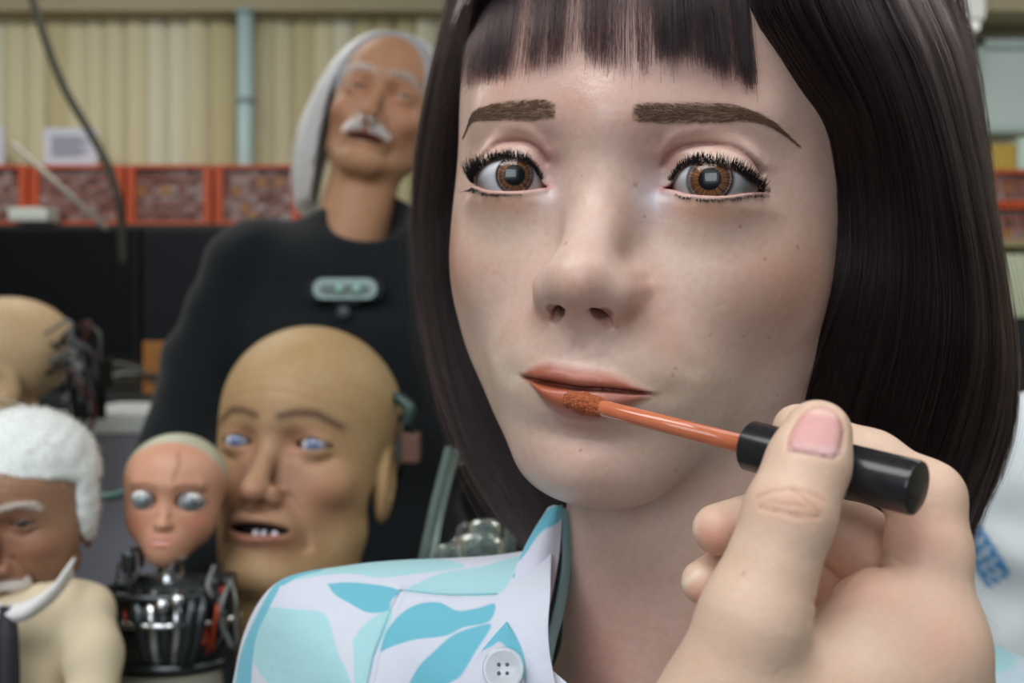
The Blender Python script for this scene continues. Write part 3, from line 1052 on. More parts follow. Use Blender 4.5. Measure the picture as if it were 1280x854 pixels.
# stray single hairs round the outline
fly = grow(SL, 130, rg, depth=(-2, 1), end=(0.5, 1.0), clumps=130, fly=1.0, wob=4.0)
fly2 = grow(SR, 50, rg, depth=(-2, 1), end=(0.5, 1.0), clumps=50, fly=1.0, wob=3.0)
flya = np.concatenate([fly, fly2])
hair_object('stray_hair', H2C(flya.reshape(-1, 3)).reshape(flya.shape), rg.uniform(0.025, 0.04, len(flya)), HAIR, HERO, (1.0, 0.5))

def sheet_mesh(S, off, centre=np.array([0, -75, 20.0]), n=30, m=24, t1=0.93):
    P = sheet_at(S, np.linspace(0, 1, m))
    P = resample(P, np.tile(np.linspace(0, t1, n), (m, 1)))
    out = P - centre
    out[..., 2] *= 0.25
    out /= np.linalg.norm(out, axis=2)[..., None]
    P = P - out * off
    F = [(i * n + j, i * n + j + 1, (i + 1) * n + j + 1, (i + 1) * n + j) for i in range(m - 1) for j in range(n - 1)]
    return P.reshape(-1, 3), F
# dense under-layer of the hair that the strands lie on
ul = join_vf([sheet_mesh(SR, 9), sheet_mesh(SL, 8, t1=0.86), sheet_mesh(BACK, 8)])
uo = link_mesh('hair_underlayer', W(H2C(ul[0])), ul[1], CAP, HERO)
so = uo.modifiers.new('thickness', 'SOLIDIFY')
so.thickness = 0.002
# crown of the hair
cv, cf = surface(lambda p: smax(ell(p, (0, -80, 34), (80, 92, 84)), np.maximum(58 - p[:, 2], 0) * 0 + (62 - p[:, 2]) , 3), (-90, -180, 50), (90, 25, 125), 4.0, 1)
link_mesh('hair_crown', W(H2C(cv)), cf, CAP, HERO)
# ------------------------------------------------------------------ her shirt
def in_poly(x, y, poly):
    poly = np.asarray(poly, float)
    r = np.zeros(len(x), bool)
    j = len(poly) - 1
    for i in range(len(poly)):
        xi, yi = poly[i]; xj, yj = poly[j]
        c = ((yi > y) != (yj > y)) & (x < (xj - xi) * (y - yi) / (yj - yi + 1e-9) + xi)
        r ^= c
        j = i
    return r

def closed(poly, n=60):
    P = np.asarray(poly, float)
    return spline(np.vstack([P, P[:1]]), n)[:-1]

def soft_poly(x, y, poly, w=1.2):
    ins = in_poly(x, y, poly)
    P = np.vstack([poly, poly[:1]])
    d = polydist(np.stack([x, y], 1).astype(np.float32), P)
    return sstep(-w, w, np.where(ins, d, -d))

def topx(C):
    return 640 + FPX * C[:, 0] / C[:, 1], 427 - FPX * C[:, 2] / C[:, 1]

def loft(rows, nu, nv):
    """rows of (px, py, depth) guide points -> dense grid in camera mm"""
    R = np.array([spline([PX(*q) for q in r], nu) for r in rows])
    return np.array([spline(R[:, i], nv) for i in range(nu)])        # (nu, nv, 3)

def grid_faces(nu, nv, flip=False):
    i, j = np.meshgrid(np.arange(nu - 1), np.arange(nv - 1), indexing='ij')
    a = (i * nv + j).ravel()
    q = np.stack([a, a + 1, a + nv + 1, a + nv], 1)
    return q[:, ::-1] if flip else q

def z7(l):
    return np.array([(280 + x / 2.667, 620 + y / 2.667) for x, y in l])
TEAL, AQUA, WHITE = (108, 184, 206), (166, 212, 220), (208, 213, 228)
PRINT = [
 (AQUA, [(180, 300), (280, 245), (430, 225), (600, 206), (740, 215), (800, 240), (640, 262), (520, 275), (420, 262), (330, 268), (230, 285)]),
 (AQUA, [(130, 370), (250, 380), (340, 400), (380, 520), (430, 640), (430, 760), (300, 800), (180, 660), (100, 540)]),
 (AQUA, [(430, 480), (480, 420), (560, 380), (545, 450), (500, 540), (470, 640), (440, 640)]),
 (AQUA, [(590, 320), (720, 262), (860, 238), (985, 205), (965, 262), (910, 330), (760, 335)]),
 (TEAL, [(345, 295), (420, 290), (520, 300), (585, 318), (560, 350), (545, 385), (480, 390), (420, 360), (370, 330)]),
 (TEAL, [(520, 522), (545, 450), (590, 395), (650, 362), (720, 358), (780, 385), (850, 375), (905, 362), (885, 420), (800, 440), (740, 468), (640, 480), (570, 500)]),
 (TEAL, [(610, 640), (650, 570), (700, 520), (770, 462), (870, 430), (890, 440), (840, 520), (790, 600), (740, 640), (700, 760)]),
 (TEAL, [(30, 680), (60, 520), (110, 400), (165, 305), (190, 300), (150, 380), (108, 480), (92, 640), (90, 760)]),
 (TEAL, [(170, 300), (215, 262), (300, 240), (330, 250), (250, 272), (200, 300)]),
]
SHIRT_M = mat_attr('printed_cotton', 'Col', rough=0.75, spec=0.25, sheen=0.15, bump=(2500, 0.25, 0.0004), bump2=(90, 0.35, 0.002))

def paint_shirt(C, base=WHITE, prints=PRINT):
    x, y = topx(C)
    K = np.tile(np.array(srgb(*base)[:3]), (len(C), 1))
    for col, poly in prints:
        w = soft_poly(x, y, closed(z7(poly)))
        K = K + (np.array(srgb(*col)[:3]) - K) * w[:, None]
    return K

top = [(278, 930, 402), (293, 852, 400), (304, 800, 398), (322, 757, 396), (346, 730, 394), (385, 714, 392), (440, 706, 390), (500, 703, 387), (560, 700, 384), (615, 696, 380), (655, 690, 374), (690, 682, 368)]
back1 = [(300, 960, 440), (312, 880, 444), (325, 830, 446), (345, 800, 448), (375, 775, 450), (410, 762, 450), (460, 755, 450), (515, 750, 448), (570, 745, 444), (625, 735, 438), (660, 722, 430), (690, 710, 424)]
frt = [(330, 1000, 362), (345, 925, 360), (358, 862, 360), (378, 812, 358), (405, 780, 357), (440, 762, 356), (485, 752, 354), (535, 748, 351), (585, 745, 347), (628, 742, 342), (664, 738, 338), (688, 735, 334)]
low = [(400, 1120, 345), (410, 1060, 342), (420, 1000, 340), (436, 950, 338), (456, 910, 336), (484, 880, 335), (520, 862, 333), (560, 852, 330), (602, 846, 327), (640, 842, 324), (668, 838, 322), (690, 834, 320)]
bot = [(440, 1300, 345), (450, 1250, 340), (462, 1210, 336), (480, 1170, 333), (500, 1140, 330), (530, 1110, 328), (565, 1090, 325), (605, 1075, 322), (640, 1065, 319), (675, 1056, 316), (712, 1050, 314), (748, 1046, 313)]
SHIRT = loft([back1, top, frt, low, bot], 330, 300)
u = np.linspace(0, 1, 330)[:, None]; v = np.linspace(0, 1, 300)[None]
fold = 1.2 * np.sin(9 * u + 5 * v) * np.exp(-((v - 0.42) / 0.18) ** 2) + 0.8 * np.sin(23 * u - 7 * v + 1) * np.exp(-((u - 0.45) / 0.25) ** 2)
SHIRT = SHIRT + np.stack([0 * fold, fold, 0.4 * fold], -1)
sv = SHIRT.reshape(-1, 3)
sx, sy = topx(sv)
for seam in ([(590, 316), (680, 328), (760, 334), (912, 330)], [(592, 318), (560, 380), (530, 460), (500, 540), (480, 640)]):
    dd = polydist(np.stack([sx, sy], 1).astype(np.float32), z7(seam))
    sv = sv + np.array([0, 1.0, -0.25]) * (1.1 * np.exp(-(dd / 1.6) ** 2) - 0.6 * np.exp(-((dd - 4.5) / 2) ** 2))[:, None]
so_ = link_mesh('shirt', W(sv), grid_faces(330, 300), SHIRT_M, HERO, colors={'Col': paint_shirt(SHIRT.reshape(-1, 3))})
md = so_.modifiers.new('cloth thickness', 'SOLIDIFY'); md.thickness = 0.0006; md.offset = 0

# far side of the shirt, over her other shoulder
rtop = [(905, 690, 420), (960, 705, 412), (1040, 735, 402), (1120, 765, 394), (1200, 790, 388), (1260, 815, 386), (1330, 850, 386), (1400, 930, 388)]
rback = [(905, 740, 470), (960, 760, 465), (1040, 790, 458), (1120, 815, 452), (1200, 840, 446), (1260, 860, 444), (1320, 900, 444), (1380, 970, 446)]
rfrt = [(840, 905, 335), (900, 900, 338), (980, 900, 342), (1060, 900, 346), (1140, 905, 350), (1210, 920, 352), (1280, 950, 356), (1340, 1010, 362)]
rlow = [(800, 1080, 318), (860, 1090, 320), (930, 1100, 324), (1010, 1110, 330), (1090, 1120, 336), (1160, 1140, 342), (1230, 1170, 350), (1290, 1220, 358)]
RS = loft([rback, rtop, rfrt, rlow], 160, 120)
PR2 = [(AQUA, [(2440, 470), (2560, 480), (2640, 560), (2540, 600), (2450, 560)]), (TEAL, [(2600, 560), (2680, 560), (2740, 640), (2640, 660)])]
md = link_mesh('shirt_side', W(RS.reshape(-1, 3)), grid_faces(160, 120), SHIRT_M, HERO, colors={'Col': paint_shirt(RS.reshape(-1, 3), (192, 212, 224), PR2[:1])}).modifiers.new('cloth thickness', 'SOLIDIFY')
md.thickness = 0.0006; md.offset = 0

# collar leaf: folded edge at the neck, free edge lying on the shoulder
inner = [(700, 632, 366), (699, 660, 362), (696, 698, 356), (687, 749, 346), (677, 792, 337), (671, 820, 331), (676, 845, 326), (690, 880, 321)]
mid = [(694, 634, 364), (683, 664, 358), (673, 704, 350), (662, 752, 341), (650, 800, 333), (644, 830, 328), (646, 860, 324), (655, 895, 319)]
outer = [(688, 637, 367), (668, 668, 361), (650, 702, 353), (634, 745, 344), (616, 790, 335), (606, 820, 330), (600, 850, 326), (602, 905, 321)]
CL = loft([outer, mid, inner], 200, 90)
CPR = [(TEAL, [(915, 365), (930, 305), (965, 258), (974, 290), (958, 338)]),
       (TEAL, [(1030, 540), (1048, 430), (1075, 372), (1100, 380), (1090, 450), (1060, 530)]),
       (TEAL, [(1080, 60), (1120, 30), (1125, 70), (1060, 130), (1010, 200), (985, 220), (1040, 120)])]
co = link_mesh('collar', W(CL.reshape(-1, 3)), grid_faces(200, 90), SHIRT_M, HERO, colors={'Col': paint_shirt(CL.reshape(-1, 3), (208, 210, 228), CPR)})
md = co.modifiers.new('cloth thickness', 'SOLIDIFY'); md.thickness = 0.0012; md.offset = -1
# inside of the collar stand, blue-green against the neck
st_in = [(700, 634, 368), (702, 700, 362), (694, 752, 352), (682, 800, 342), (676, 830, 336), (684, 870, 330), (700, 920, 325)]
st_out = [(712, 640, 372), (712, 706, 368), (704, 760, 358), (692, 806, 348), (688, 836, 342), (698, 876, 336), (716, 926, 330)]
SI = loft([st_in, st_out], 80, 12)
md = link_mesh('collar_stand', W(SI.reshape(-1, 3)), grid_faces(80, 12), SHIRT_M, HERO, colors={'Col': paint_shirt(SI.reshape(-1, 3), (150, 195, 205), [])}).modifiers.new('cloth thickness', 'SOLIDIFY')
md.thickness = 0.0008
# front edge band of the shirt below the collar
b1 = [(668, 812, 329), (684, 832, 326), (704, 850, 323), (730, 872, 320), (770, 905, 317)]
b2 = [(640, 850, 325), (655, 872, 322), (675, 895, 319), (700, 915, 316), (740, 950, 313)]
BB = loft([b2, b1], 60, 20)
md = link_mesh('placket', W(BB.reshape(-1, 3)), grid_faces(60, 20), SHIRT_M, HERO, colors={'Col': paint_shirt(BB.reshape(-1, 3), (208, 212, 226), [])}).modifiers.new('cloth thickness', 'SOLIDIFY')
md.thickness = 0.0010
# pointed tab with its button
tl = [(594, 824, 325), (600, 816, 325), (616, 797, 326), (632, 777, 327)]
TB = loft([[(560, 905, 317), (566, 880, 319), (578, 850, 322), (594, 824, 325), (612, 801, 327), (633, 777, 328.5)],
           [(600, 912, 314.5), (606, 886, 316.5), (612, 858, 319.5), (622, 834, 322.5), (630, 810, 325), (636, 784, 327)],
           [(648, 915, 314), (652, 890, 315.5), (655, 862, 318), (656, 838, 321), (652, 812, 324.5), (640, 787, 327)]], 120, 90)
TPR = [(TEAL, [(848, 524), (900, 462), (942, 416), (985, 462), (1004, 500), (1004, 620), (992, 590), (975, 545), (950, 515), (920, 487), (895, 500)])]
md_o = link_mesh('button_tab', W(TB.reshape(-1, 3)), grid_faces(120, 90), SHIRT_M, HERO, colors={'Col': paint_shirt(TB.reshape(-1, 3), (200, 202, 218), TPR)})
md = md_o.modifiers.new('cloth thickness', 'SOLIDIFY'); md.thickness = 0.0012
bc = PX(629, 836, 318.5)
bn = np.array([-0.05, -0.95, 0.25]); bn /= np.linalg.norm(bn)
bv, bf = lathe_vf([(-0.2, 0.3), (-0.2, 5.6), (0.6, 6.6), (1.4, 6.6), (1.7, 6.1), (1.5, 5.2), (1.1, 4.6), (1.0, 0.3)], bc, bn, 40)
btn = link_mesh('button', W(bv), bf, mat('clear_button', srgb(232, 238, 244), rough=0.15, spec=0.6, trans=0.55), HERO)
for dx, dz in ((-1.3, 1.3), (1.3, 1.3), (-1.3, -1.3), (1.3, -1.3)):
    hv_, hf_ = lathe_vf([(1.0, 0.2), (1.0, 0.62), (1.25, 0.62), (1.25, 0.2)], bc + np.array([dx, 0.2 * dz, dz]), bn, 12)
    link_mesh('button_hole', W(hv_), hf_, mat('button_thread', srgb(90, 96, 104), rough=0.7), btn)
# ------------------------------------------------------------------ the wand and the hand that holds it
WA, WB = PX(703, 497.5, 286.0), PX(1148, 611, 214.0)
WD = (WB - WA) / np.linalg.norm(WB - WA)
WL = float(np.linalg.norm(WB - WA))
def wand_t(px):
    lo, hi = 0.0, WL
    for _ in range(50):
        m = (lo + hi) / 2
        p = WA + WD * m
        if 640 + FPX * p[0] / p[1] < px: lo = m
        else: hi = m
    return lo
WAND = empty('lip_gloss_wand', WB, 'black capped lip gloss wand with orange brown stem held to the lips', 'lip gloss')
tc = wand_t(936); ta = wand_t(748)
PLASTIC = mat('black_gloss_plastic', (0.012, 0.012, 0.014, 1), rough=0.22, spec=0.5, noise=(500, (0.02, 0.02, 0.024, 1), 0.3))
v, f = lathe_vf([(tc + 1.2, 0.5), (tc + 1.2, 4.6), (tc, 4.9), (tc, 5.6), (tc + 0.6, 6.1), (WL - 0.8, 6.1), (WL - 0.2, 5.9), (WL, 5.5), (WL, 0.5)], WA, WD, 72)
cap = link_mesh('cap', W(v), f, PLASTIC, WAND)
cap.data.polygons[-1].use_smooth = False
md = cap.modifiers.new('edges', 'EDGE_SPLIT'); md.split_angle = math.radians(38)
STEM = mat('orange_brown_stem', srgb(204, 122, 88), rough=0.14, spec=0.6, coat=0.4, noise=(180, srgb(190, 104, 72), 0.4), sss=0.3)
v, f = lathe_vf([(ta - 4, 1.9), (ta, 2.15), (ta + 3, 2.25), (tc + 1.5, 2.3), (tc + 1.5, 0.4)], WA, WD, 36)
link_mesh('stem', W(v), f, STEM, WAND)
# flocked applicator tip
def tip_sdf(p):
    d = chain(p, [WA + WD * 3.2, WA + WD * 8, WA + WD * (ta - 1.0), WA + WD * (ta + 1.5)], [2.3, 2.7, 2.4, 2.1], 2)
    q = p.astype(np.float64)
    r = np.sin(q[:, 0] * 5.1 + 1.3 * np.sin(q[:, 2] * 4.3)) * np.sin(q[:, 1] * 4.7 + np.sin(q[:, 0] * 3.1)) * np.sin(q[:, 2] * 5.6 + 0.7)
    r2 = np.sin(q[:, 0] * 2.3 + 2 * q[:, 2]) * np.sin(q[:, 1] * 2.9 + q[:, 2] * 1.7)
    return (d - 0.22 * r - 0.18 * r2).astype(np.float32)
mn = np.minimum(WA, WA + WD * ta) - 5; mx_ = np.maximum(WA, WA + WD * ta) + 5
v, f = surface(tip_sdf, mn, mx_, 0.25, 1)
link_mesh('applicator_tip', W(v), f, mat('flocked_gloss', srgb(186, 104, 66), rough=0.55, spec=0.3, noise=(900, srgb(140, 66, 38), 0.3), bump=(2500, 0.8, 0.0006)), WAND)

# --- hand: bones given as (pixel x, pixel y, depth) -> camera mm
HS = 0.92
def HX(px, py, d):
    return PX(px, py, d * HS)
TH = [HX(900, 905, 234), HX(943, 772, 231), HX(988, 640, 232.5), HX(1010, 580, 236), HX(1022, 542, 239)]
IX = [HX(1152, 785, 251), HX(1160, 690, 255), HX(1158, 622, 258), HX(1090, 578, 263), HX(998, 537, 267)]
MI = [HX(1135, 760, 271), HX(1072, 677, 277), HX(988, 638, 279), HX(898, 662, 269)]
RI = [HX(1112, 800, 281), HX(1030, 714, 287), HX(950, 690, 287), HX(880, 728, 274)]
LI = [HX(1080, 850, 291), HX(1005, 775, 292), HX(940, 760, 292), HX(892, 790, 284)]
THUMB_CREASE = [[(946, 622), (965, 614), (985, 612), (1010, 616), (1030, 626)], [(950, 634), (975, 640), (1005, 647), (1028, 646)], [(962, 626), (985, 630), (1008, 634)], [(990, 612), (1012, 628), (1022, 640)]]
NAIL = closed([(984, 563), (988, 543), (1003, 519), (1023, 509), (1046, 518), (1054, 538), (1051, 558), (1042, 572), (1012, 568)], 50)
def hand_sdf(p):
    p = np.asarray(p, np.float32)
    k = HS
    th = chain(p, TH, [16 * k, 12.0 * k, 9.8 * k, 9.0 * k, 8.0 * k], 4)
    ix = chain(p, IX, [13 * k, 10.0 * k, 8.9 * k, 7.7 * k, 6.8 * k], 4)
    mi = chain(p, MI, [10.5 * k, 9.4 * k, 7.8 * k, 6.9 * k], 4)
    ri = chain(p, RI, [11 * k, 8.8 * k, 7.3 * k, 6.2 * k], 4)
    li = chain(p, LI, [10 * k, 7.8 * k, 6.5 * k, 5.6 * k], 4)
    palm = cone(p, HX(1155, 800, 252), HX(1075, 860, 290), 12.5 * k, 12 * k)
    palm = smin(palm, cone(p, HX(1160, 815, 252), HX(1130, 930, 262), 12 * k, 20 * k), 10)
    palm = smin(palm, cone(p, HX(930, 900, 240), HX(1120, 910, 258), 20 * k, 22 * k), 14)
    palm = smin(palm, cone(p, HX(1080, 870, 285), HX(1050, 950, 282), 13 * k, 20 * k), 12)
    palm = smin(palm, cone(p, HX(1000, 960, 255), HX(1140, 1300, 330), 30 * k, 30 * k), 20)
    web = cone(p, HX(985, 868, 238), HX(1140, 806, 247), 12.5 * k, 12.0 * k)
    palm = smin(palm, web, 10)
    palm = smin(palm, ell(p, HX(1098, 765, 245), (11, 8, 10)), 7)
    d = smin(palm, th, 6)
    d = smin(d, ix, 5)
    fi = smin(smin(mi, ri, 1.0), li, 1.0)
    d = smin(d, fi, 0.9)
    # creases and nail of the thumb
    i = np.nonzero((np.abs(d) < 3) & (p[:, 1] < 260 * HS))[0]
    if len(i):
        q = p[i]
        x, y = topx(q)
        xy = np.stack([x, y], 1).astype(np.float32)
        e = d[i]
        near = (y > 600) & (y < 665) & (x > 925) & (x < 1050) & (q[:, 1] < 230 * HS)
        for c, a in zip(THUMB_CREASE, (0.34, 0.40, 0.22, 0.2)):
            e = e + np.where(near, a * np.exp(-(polydist(xy, c) / 2.0) ** 2), 0)
        nm = (y > 495) & (y < 590) & (q[:, 1] < 238 * HS)
        if nm.any():
            sd = polydist(xy, np.vstack([NAIL, NAIL[:1]]))
            ins = in_poly(x, y, NAIL)
            e = e + np.where(nm, 0.5 * np.exp(-(sd / 2.2) ** 2) - 0.35 * np.where(ins, sstep(0, 6, sd), 0), 0)
        for c, a, sg in (([(1016, 754), (1030, 750), (1044, 742), (1058, 724), (1078, 706), (1106, 694)], 0.35, 4.0),
                         ([(1010, 775), (1035, 772), (1060, 760)], 0.22, 4.0), ([(1062, 735), (1085, 716), (1112, 708)], 0.25, 3.5), ([(1120, 700), (1135, 708), (1150, 705)], 0.2, 3.5)):
            fd = polydist(xy, c)
            e = e + np.where(q[:, 1] < 236, a * np.exp(-(fd / sg) ** 2), 0)
        d = d.copy(); d[i] = e
    return d
def hand_colors(V):
    x, y = topx(V)
    C = np.tile(np.array(srgb(218, 190, 170)[:3]), (len(V), 1))
    def mix(col, w):
        nonlocal C
        C = C + (np.array(srgb(*col)[:3]) - C) * np.clip(w, 0, 1)[:, None]
    g = lambda cx, cy, sx, sy: np.exp(-((x - cx) / sx) ** 2 - ((y - cy) / sy) ** 2)
    mix((214, 166, 146), 0.5 * g(988, 632, 46, 22) * (V[:, 1] < 240 * HS))
    mix((220, 160, 144), 0.55 * g(1150, 670, 50, 40) + 0.5 * g(1080, 740, 55, 30) + 0.4 * g(1180, 800, 40, 50))
    mix((208, 140, 122), 0.6 * g(895, 672, 34, 28) * (V[:, 1] > 255 * HS) + 0.5 * g(876, 745, 26, 22) * (V[:, 1] > 255 * HS))
    mix((200, 140, 120), 0.4 * g(1060, 690, 40, 45) * (V[:, 1] > 240 * HS))
    th = V[:, 1] < 240 * HS
    for c in THUMB_CREASE:
        mix((186, 132, 108), 0.45 * np.exp(-(polydist(np.stack([x, y], 1).astype(np.float32), c) / 1.6) ** 2) * th * (y > 600))
    ins = in_poly(x, y, NAIL) & th
    sd = polydist(np.stack([x, y], 1).astype(np.float32), np.vstack([NAIL, NAIL[:1]]))
    mix((216, 166, 164), ins * sstep(0, 3, sd))
    mix((236, 206, 206), 0.75 * ins * sstep(552, 566, y))
    mix((232, 204, 196), 0.7 * ins * sstep(524, 514, y - (x - 1025) * 0.1))
    mix((190, 120, 110), 0.5 * th * (y < 580) * np.exp(-(sd / 1.8) ** 2))
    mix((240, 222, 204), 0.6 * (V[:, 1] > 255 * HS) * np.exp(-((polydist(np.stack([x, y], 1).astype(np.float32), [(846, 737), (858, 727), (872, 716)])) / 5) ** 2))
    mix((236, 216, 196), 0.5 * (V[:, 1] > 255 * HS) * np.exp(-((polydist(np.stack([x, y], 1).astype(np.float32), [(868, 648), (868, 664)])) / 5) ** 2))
    mix((150, 90, 70), 0.8 * g(929, 718, 2.2, 2.2) * th)
    return C
pts = np.array(TH + IX + MI + RI + LI)
v, f = surface(hand_sdf, (15, 185, -180), (140, 310, -8), 0.75)
HAND = empty('person', PX(1100, 1100, 280), 'bare hand holding the lip gloss wand between thumb and index finger', 'person')
HSKIN = mat_attr('hand_skin', 'Col', rough=0.46, spec=0.4, sss=0.4, sss_scale=0.003,
                 mottle=[(70, (0.93, 0.82, 0.78, 1), 0.4), (500, (0.94, 0.9, 0.88, 1), 0.4)], bump=(1800, 0.16, 0.0004), bump2=(500, 0.18, 0.0009))
link_mesh('hand', W(v), f, HSKIN, HAND, colors={'Col': hand_colors(v)})
# ------------------------------------------------------------------ the other robots
def pose_mat(yaw, pitch, roll):
    return rot_head(math.radians(yaw), math.radians(pitch), math.radians(roll))

class Pose:
    """head space (x image right, y out of the face, z up; mm) -> camera mm"""
    def __init__(s, at, yaw, pitch, roll, scale=1.0):
        s.R = pose_mat(yaw, pitch, roll); s.T = np.asarray(at, float); s.k = scale
    def __call__(s, p):
        return np.asarray(p, float) * s.k @ s.R.T + s.T
    def inv(s, c):
        return (np.asarray(c, float) - s.T) @ s.R / s.k

def man_sdf(o):
    """a man's head; o holds the proportions"""
    def f(p):
        p = np.asarray(p, np.float32)
        x, y, z = p[:, 0], p[:, 1], p[:, 2]
        m = np.stack([np.abs(x), y, z], 1)
        d = ell(p, (0, -82, 34), (o['cw'], 98, o.get('ch', 80)))
        d = smin(d, ell(p, (0, -52, -22), (o['fw'], 52, 80)), 18)
        d = smin(d, cone(m, (o['jw'], -66, -66), (14, -14, -104), 15, 13), 18)
        d = smin(d, ell(p, (0, -10, -102), (22, 20, 18)), 16)
        d = smin(d, ell(p, (0, -12, -68), (29, 26, 24)), 16)
        d = smin(d, ell(m, (40, -26, -30), (20, 18, 18)), 12)
        d = smin(d, cone(m, (4, 0, 17), (44, -20, 18), 8, 7), 9)
        d = smin(d, cone(p, (0, -66, -70), (0, -82, -230), o.get('nr', 50), o.get('nr', 50) + 5), 16)
        e = d + 7.5 * gauss(m, (19, 0, 1), (10, 14, 10)) + 3 * gauss(m, (36, -4, -8), (14, 14, 8)) + 3 * gauss(m, (50, -24, -60), (12, 22, 20)) * o.get('gaunt', 1)
        ns = o.get('nose', 1.0)
        n = cone(p, (0, -3, 6), (0, 17 * ns, -36 * ns), 7, 9)
        n = smin(n, ell(p, (0, 20 * ns, -42 * ns), (11 * ns, 12 * ns, 9.5 * ns)), 6)
        n = smin(n, ell(m, (13 * ns, 9, -45 * ns), (7, 10, 8)), 5)
        e = smin(e, n, 7)
        e = smax(e, -ell(m, (7, 15 * ns, -53 * ns), (3, 6, 4)), 2)
        # folds from the nose to the mouth, brow furrows, bags under the eyes
        nf = polydist(m[:, [0, 2]], [(19, -42), (27, -54), (33, -68), (34, -80)])
        w = o.get('wrinkle', 1.0) * (y > -35)
        e = e + 2.0 * w * np.exp(-(nf / 3.5) ** 2)
        for zz in (36, 45, 54):
            e = e + 0.7 * w * np.exp(-((z - zz - 3 * np.cos(x / 16)) / 2.2) ** 2) * np.exp(-(x / 42) ** 2)
        bg = polydist(m[:, [0, 2]], [(20, -10), (32, -16), (46, -10)])
        e = e + 1.1 * w * np.exp(-(bg / 2.5) ** 2)
        # lids
        c = np.array([33, -14, 0], np.float32)
        lid = np.sqrt(((m - c) ** 2).sum(1)) - 14
        e = smin(e, lid, 4)
        eo = o.get('eye_open', 1.0)
        zu = 4.6 * eo * (1 - ((m[:, 0] - 32.5) / 15.5) ** 2)
        zl = -4.4 * eo * (1 - ((m[:, 0] - 32.5) / 15.5) ** 2)
        op = np.maximum(np.maximum(z - zu, zl - z), -20 - y)
        e = smax(e, -op, 1.2)
        # mouth
        mw, mo = o.get('mouth_w', 27), o.get('mouth_open', 2)
        zm = o.get('zm', -74.0)
        prof = mo * np.sqrt(np.clip(1 - (x / mw) ** 2, 0, 1))
        e = e - 3.0 * np.exp(-((z - zm - prof - 4) / 3.5) ** 2 - (x / (mw * 0.8)) ** 2) * (y > -20) - 3.4 * np.exp(-((z - zm + prof + 4) / 4) ** 2 - (x / (mw * 0.75)) ** 2) * (y > -20)
        mo_d = np.maximum(np.maximum(z - zm - prof, zm - prof - z), np.maximum(np.abs(x) - mw, -22 - y))
        e = smax(e, -mo_d, 1.5)
        # ears
        if o.get('ear', True):
            ea = ell_rot(m, (o['cw'] - 7, -88, -20), (9, 22, 34), [[0.98, 0.2, 0], [-0.2, 0.98, 0], [0, 0, 1]])
            ea = smax(ea, -ell_rot(m, (o['cw'] - 1, -84, -15), (5, 10, 19), [[0.98, 0.2, 0], [-0.2, 0.98, 0], [0, 0, 1]]), 3)
            e = smin(e, ea, 5)
        return e
    return f

def man_colors(V, base, face, lip, brow, browdark=0.6, blush=0.35):
    x, y, z = V.T
    m = np.stack([np.abs(x), y, z], 1).astype(np.float32); p = V.astype(np.float32)
    C = np.tile(np.array(srgb(*base)[:3]), (len(V), 1))
    def mix(col, w):
        nonlocal C
        C = C + (np.array(srgb(*col)[:3]) - C) * np.clip(w, 0, 1)[:, None]
    mix(face, 0.85 * gauss(p, (0, -5, -35), (62, 55, 66)))
    mix((190, 120, 104), blush * (gauss(m, (44, -20, -36), (20, 30, 20)) + gauss(p, (0, 20, -44), (16, 22, 12)) + gauss(m, (20, -4, -4), (8, 14, 8)) + 0.8 * gauss(m, (33, 0, 9), (15, 20, 5))))
    zm = -74
    mix(lip, 0.8 * np.exp(-((z - zm) / 9) ** 4 - (x / 27) ** 4) * (y > -22))
    bd = polydist(m[:, [0, 2]], [(10, 19), (22, 23), (36, 24), (52, 17)])
    mix(brow, browdark * np.exp(-(bd / 3.4) ** 2) * (y > -48))
    return C

BALD_SKIN = mat_attr('old_man_silicone', 'Col', rough=0.5, spec=0.4, sss=0.2, mottle=[(40, (0.9, 0.8, 0.74, 1), 0.5), (160, (0.92, 0.86, 0.82, 1), 0.5)], bump=(260, 0.25, 0.002))

# --- bald robot man with his mouth open, beside her shoulder
BALDC = Pose(PX(339, 553, 800), -11, -14, 1.5)
bo = dict(cw=76, fw=67, jw=46, nose=0.96, mouth_open=4.6, mouth_w=25, eye_open=1.08, gaunt=1.0, nr=57, zm=-69, wrinkle=1.3)
bsdf = man_sdf(bo)
bv_, bf_ = surface(bsdf, (-100, -190, -215), (100, 42, 125), 2.0)
BALD = empty('robot_bust', PX(400, 1010, 800), 'bald robot bust with pale blue eyes and open mouth showing a few teeth', 'robot')
link_mesh('skin', W(BALDC(bv_)), bf_, BALD_SKIN, BALD, colors={'Col': man_colors(bv_, (182, 154, 112), (172, 130, 110), (160, 104, 92), (86, 64, 52), 0.9)})
BLUE = dict(white=(226, 226, 232), pink=(220, 170, 160), outer=(110, 130, 190), inner=(150, 170, 220), fleck=(190, 205, 240), dark=(70, 80, 140), limb=(50, 56, 100))
for s in (-1, 1):
    d_ = np.array([0.10, 1, 0.05]); d_ /= np.linalg.norm(d_)
    make_eye(BALD, np.array([33.0 * s, -14, 0]), 12.6, d_, 5.2, 2.0, BALDC, BLUE, nphi=48, fine=16)
mouthm = mat('mouth_dark', (0.012, 0.007, 0.007, 1), rough=0.7)
mv, mf = surface(lambda p: ell(p, (0, -14, -69), (27, 16, 10)), (-30, -32, -83), (30, 6, -55), 2.0, 1)
link_mesh('mouth_lining', W(BALDC(mv)), mf, mouthm, BALD)
for tx, tw in ((0.0, 5.0), (6.5, 4.4), (14.5, 5.6)):
    tv, tf = surface(lambda p: ell(p, (tx, 6.5 - 0.012 * tx * tx, -72.4), (tw / 2, 3, 3.2)), (tx - 5, 0, -80), (tx + 5, 11, -66), 0.8, 1)
    link_mesh('tooth', W(BALDC(tv)), tf, mat('tooth_white', srgb(225, 222, 235), rough=0.25), BALD)
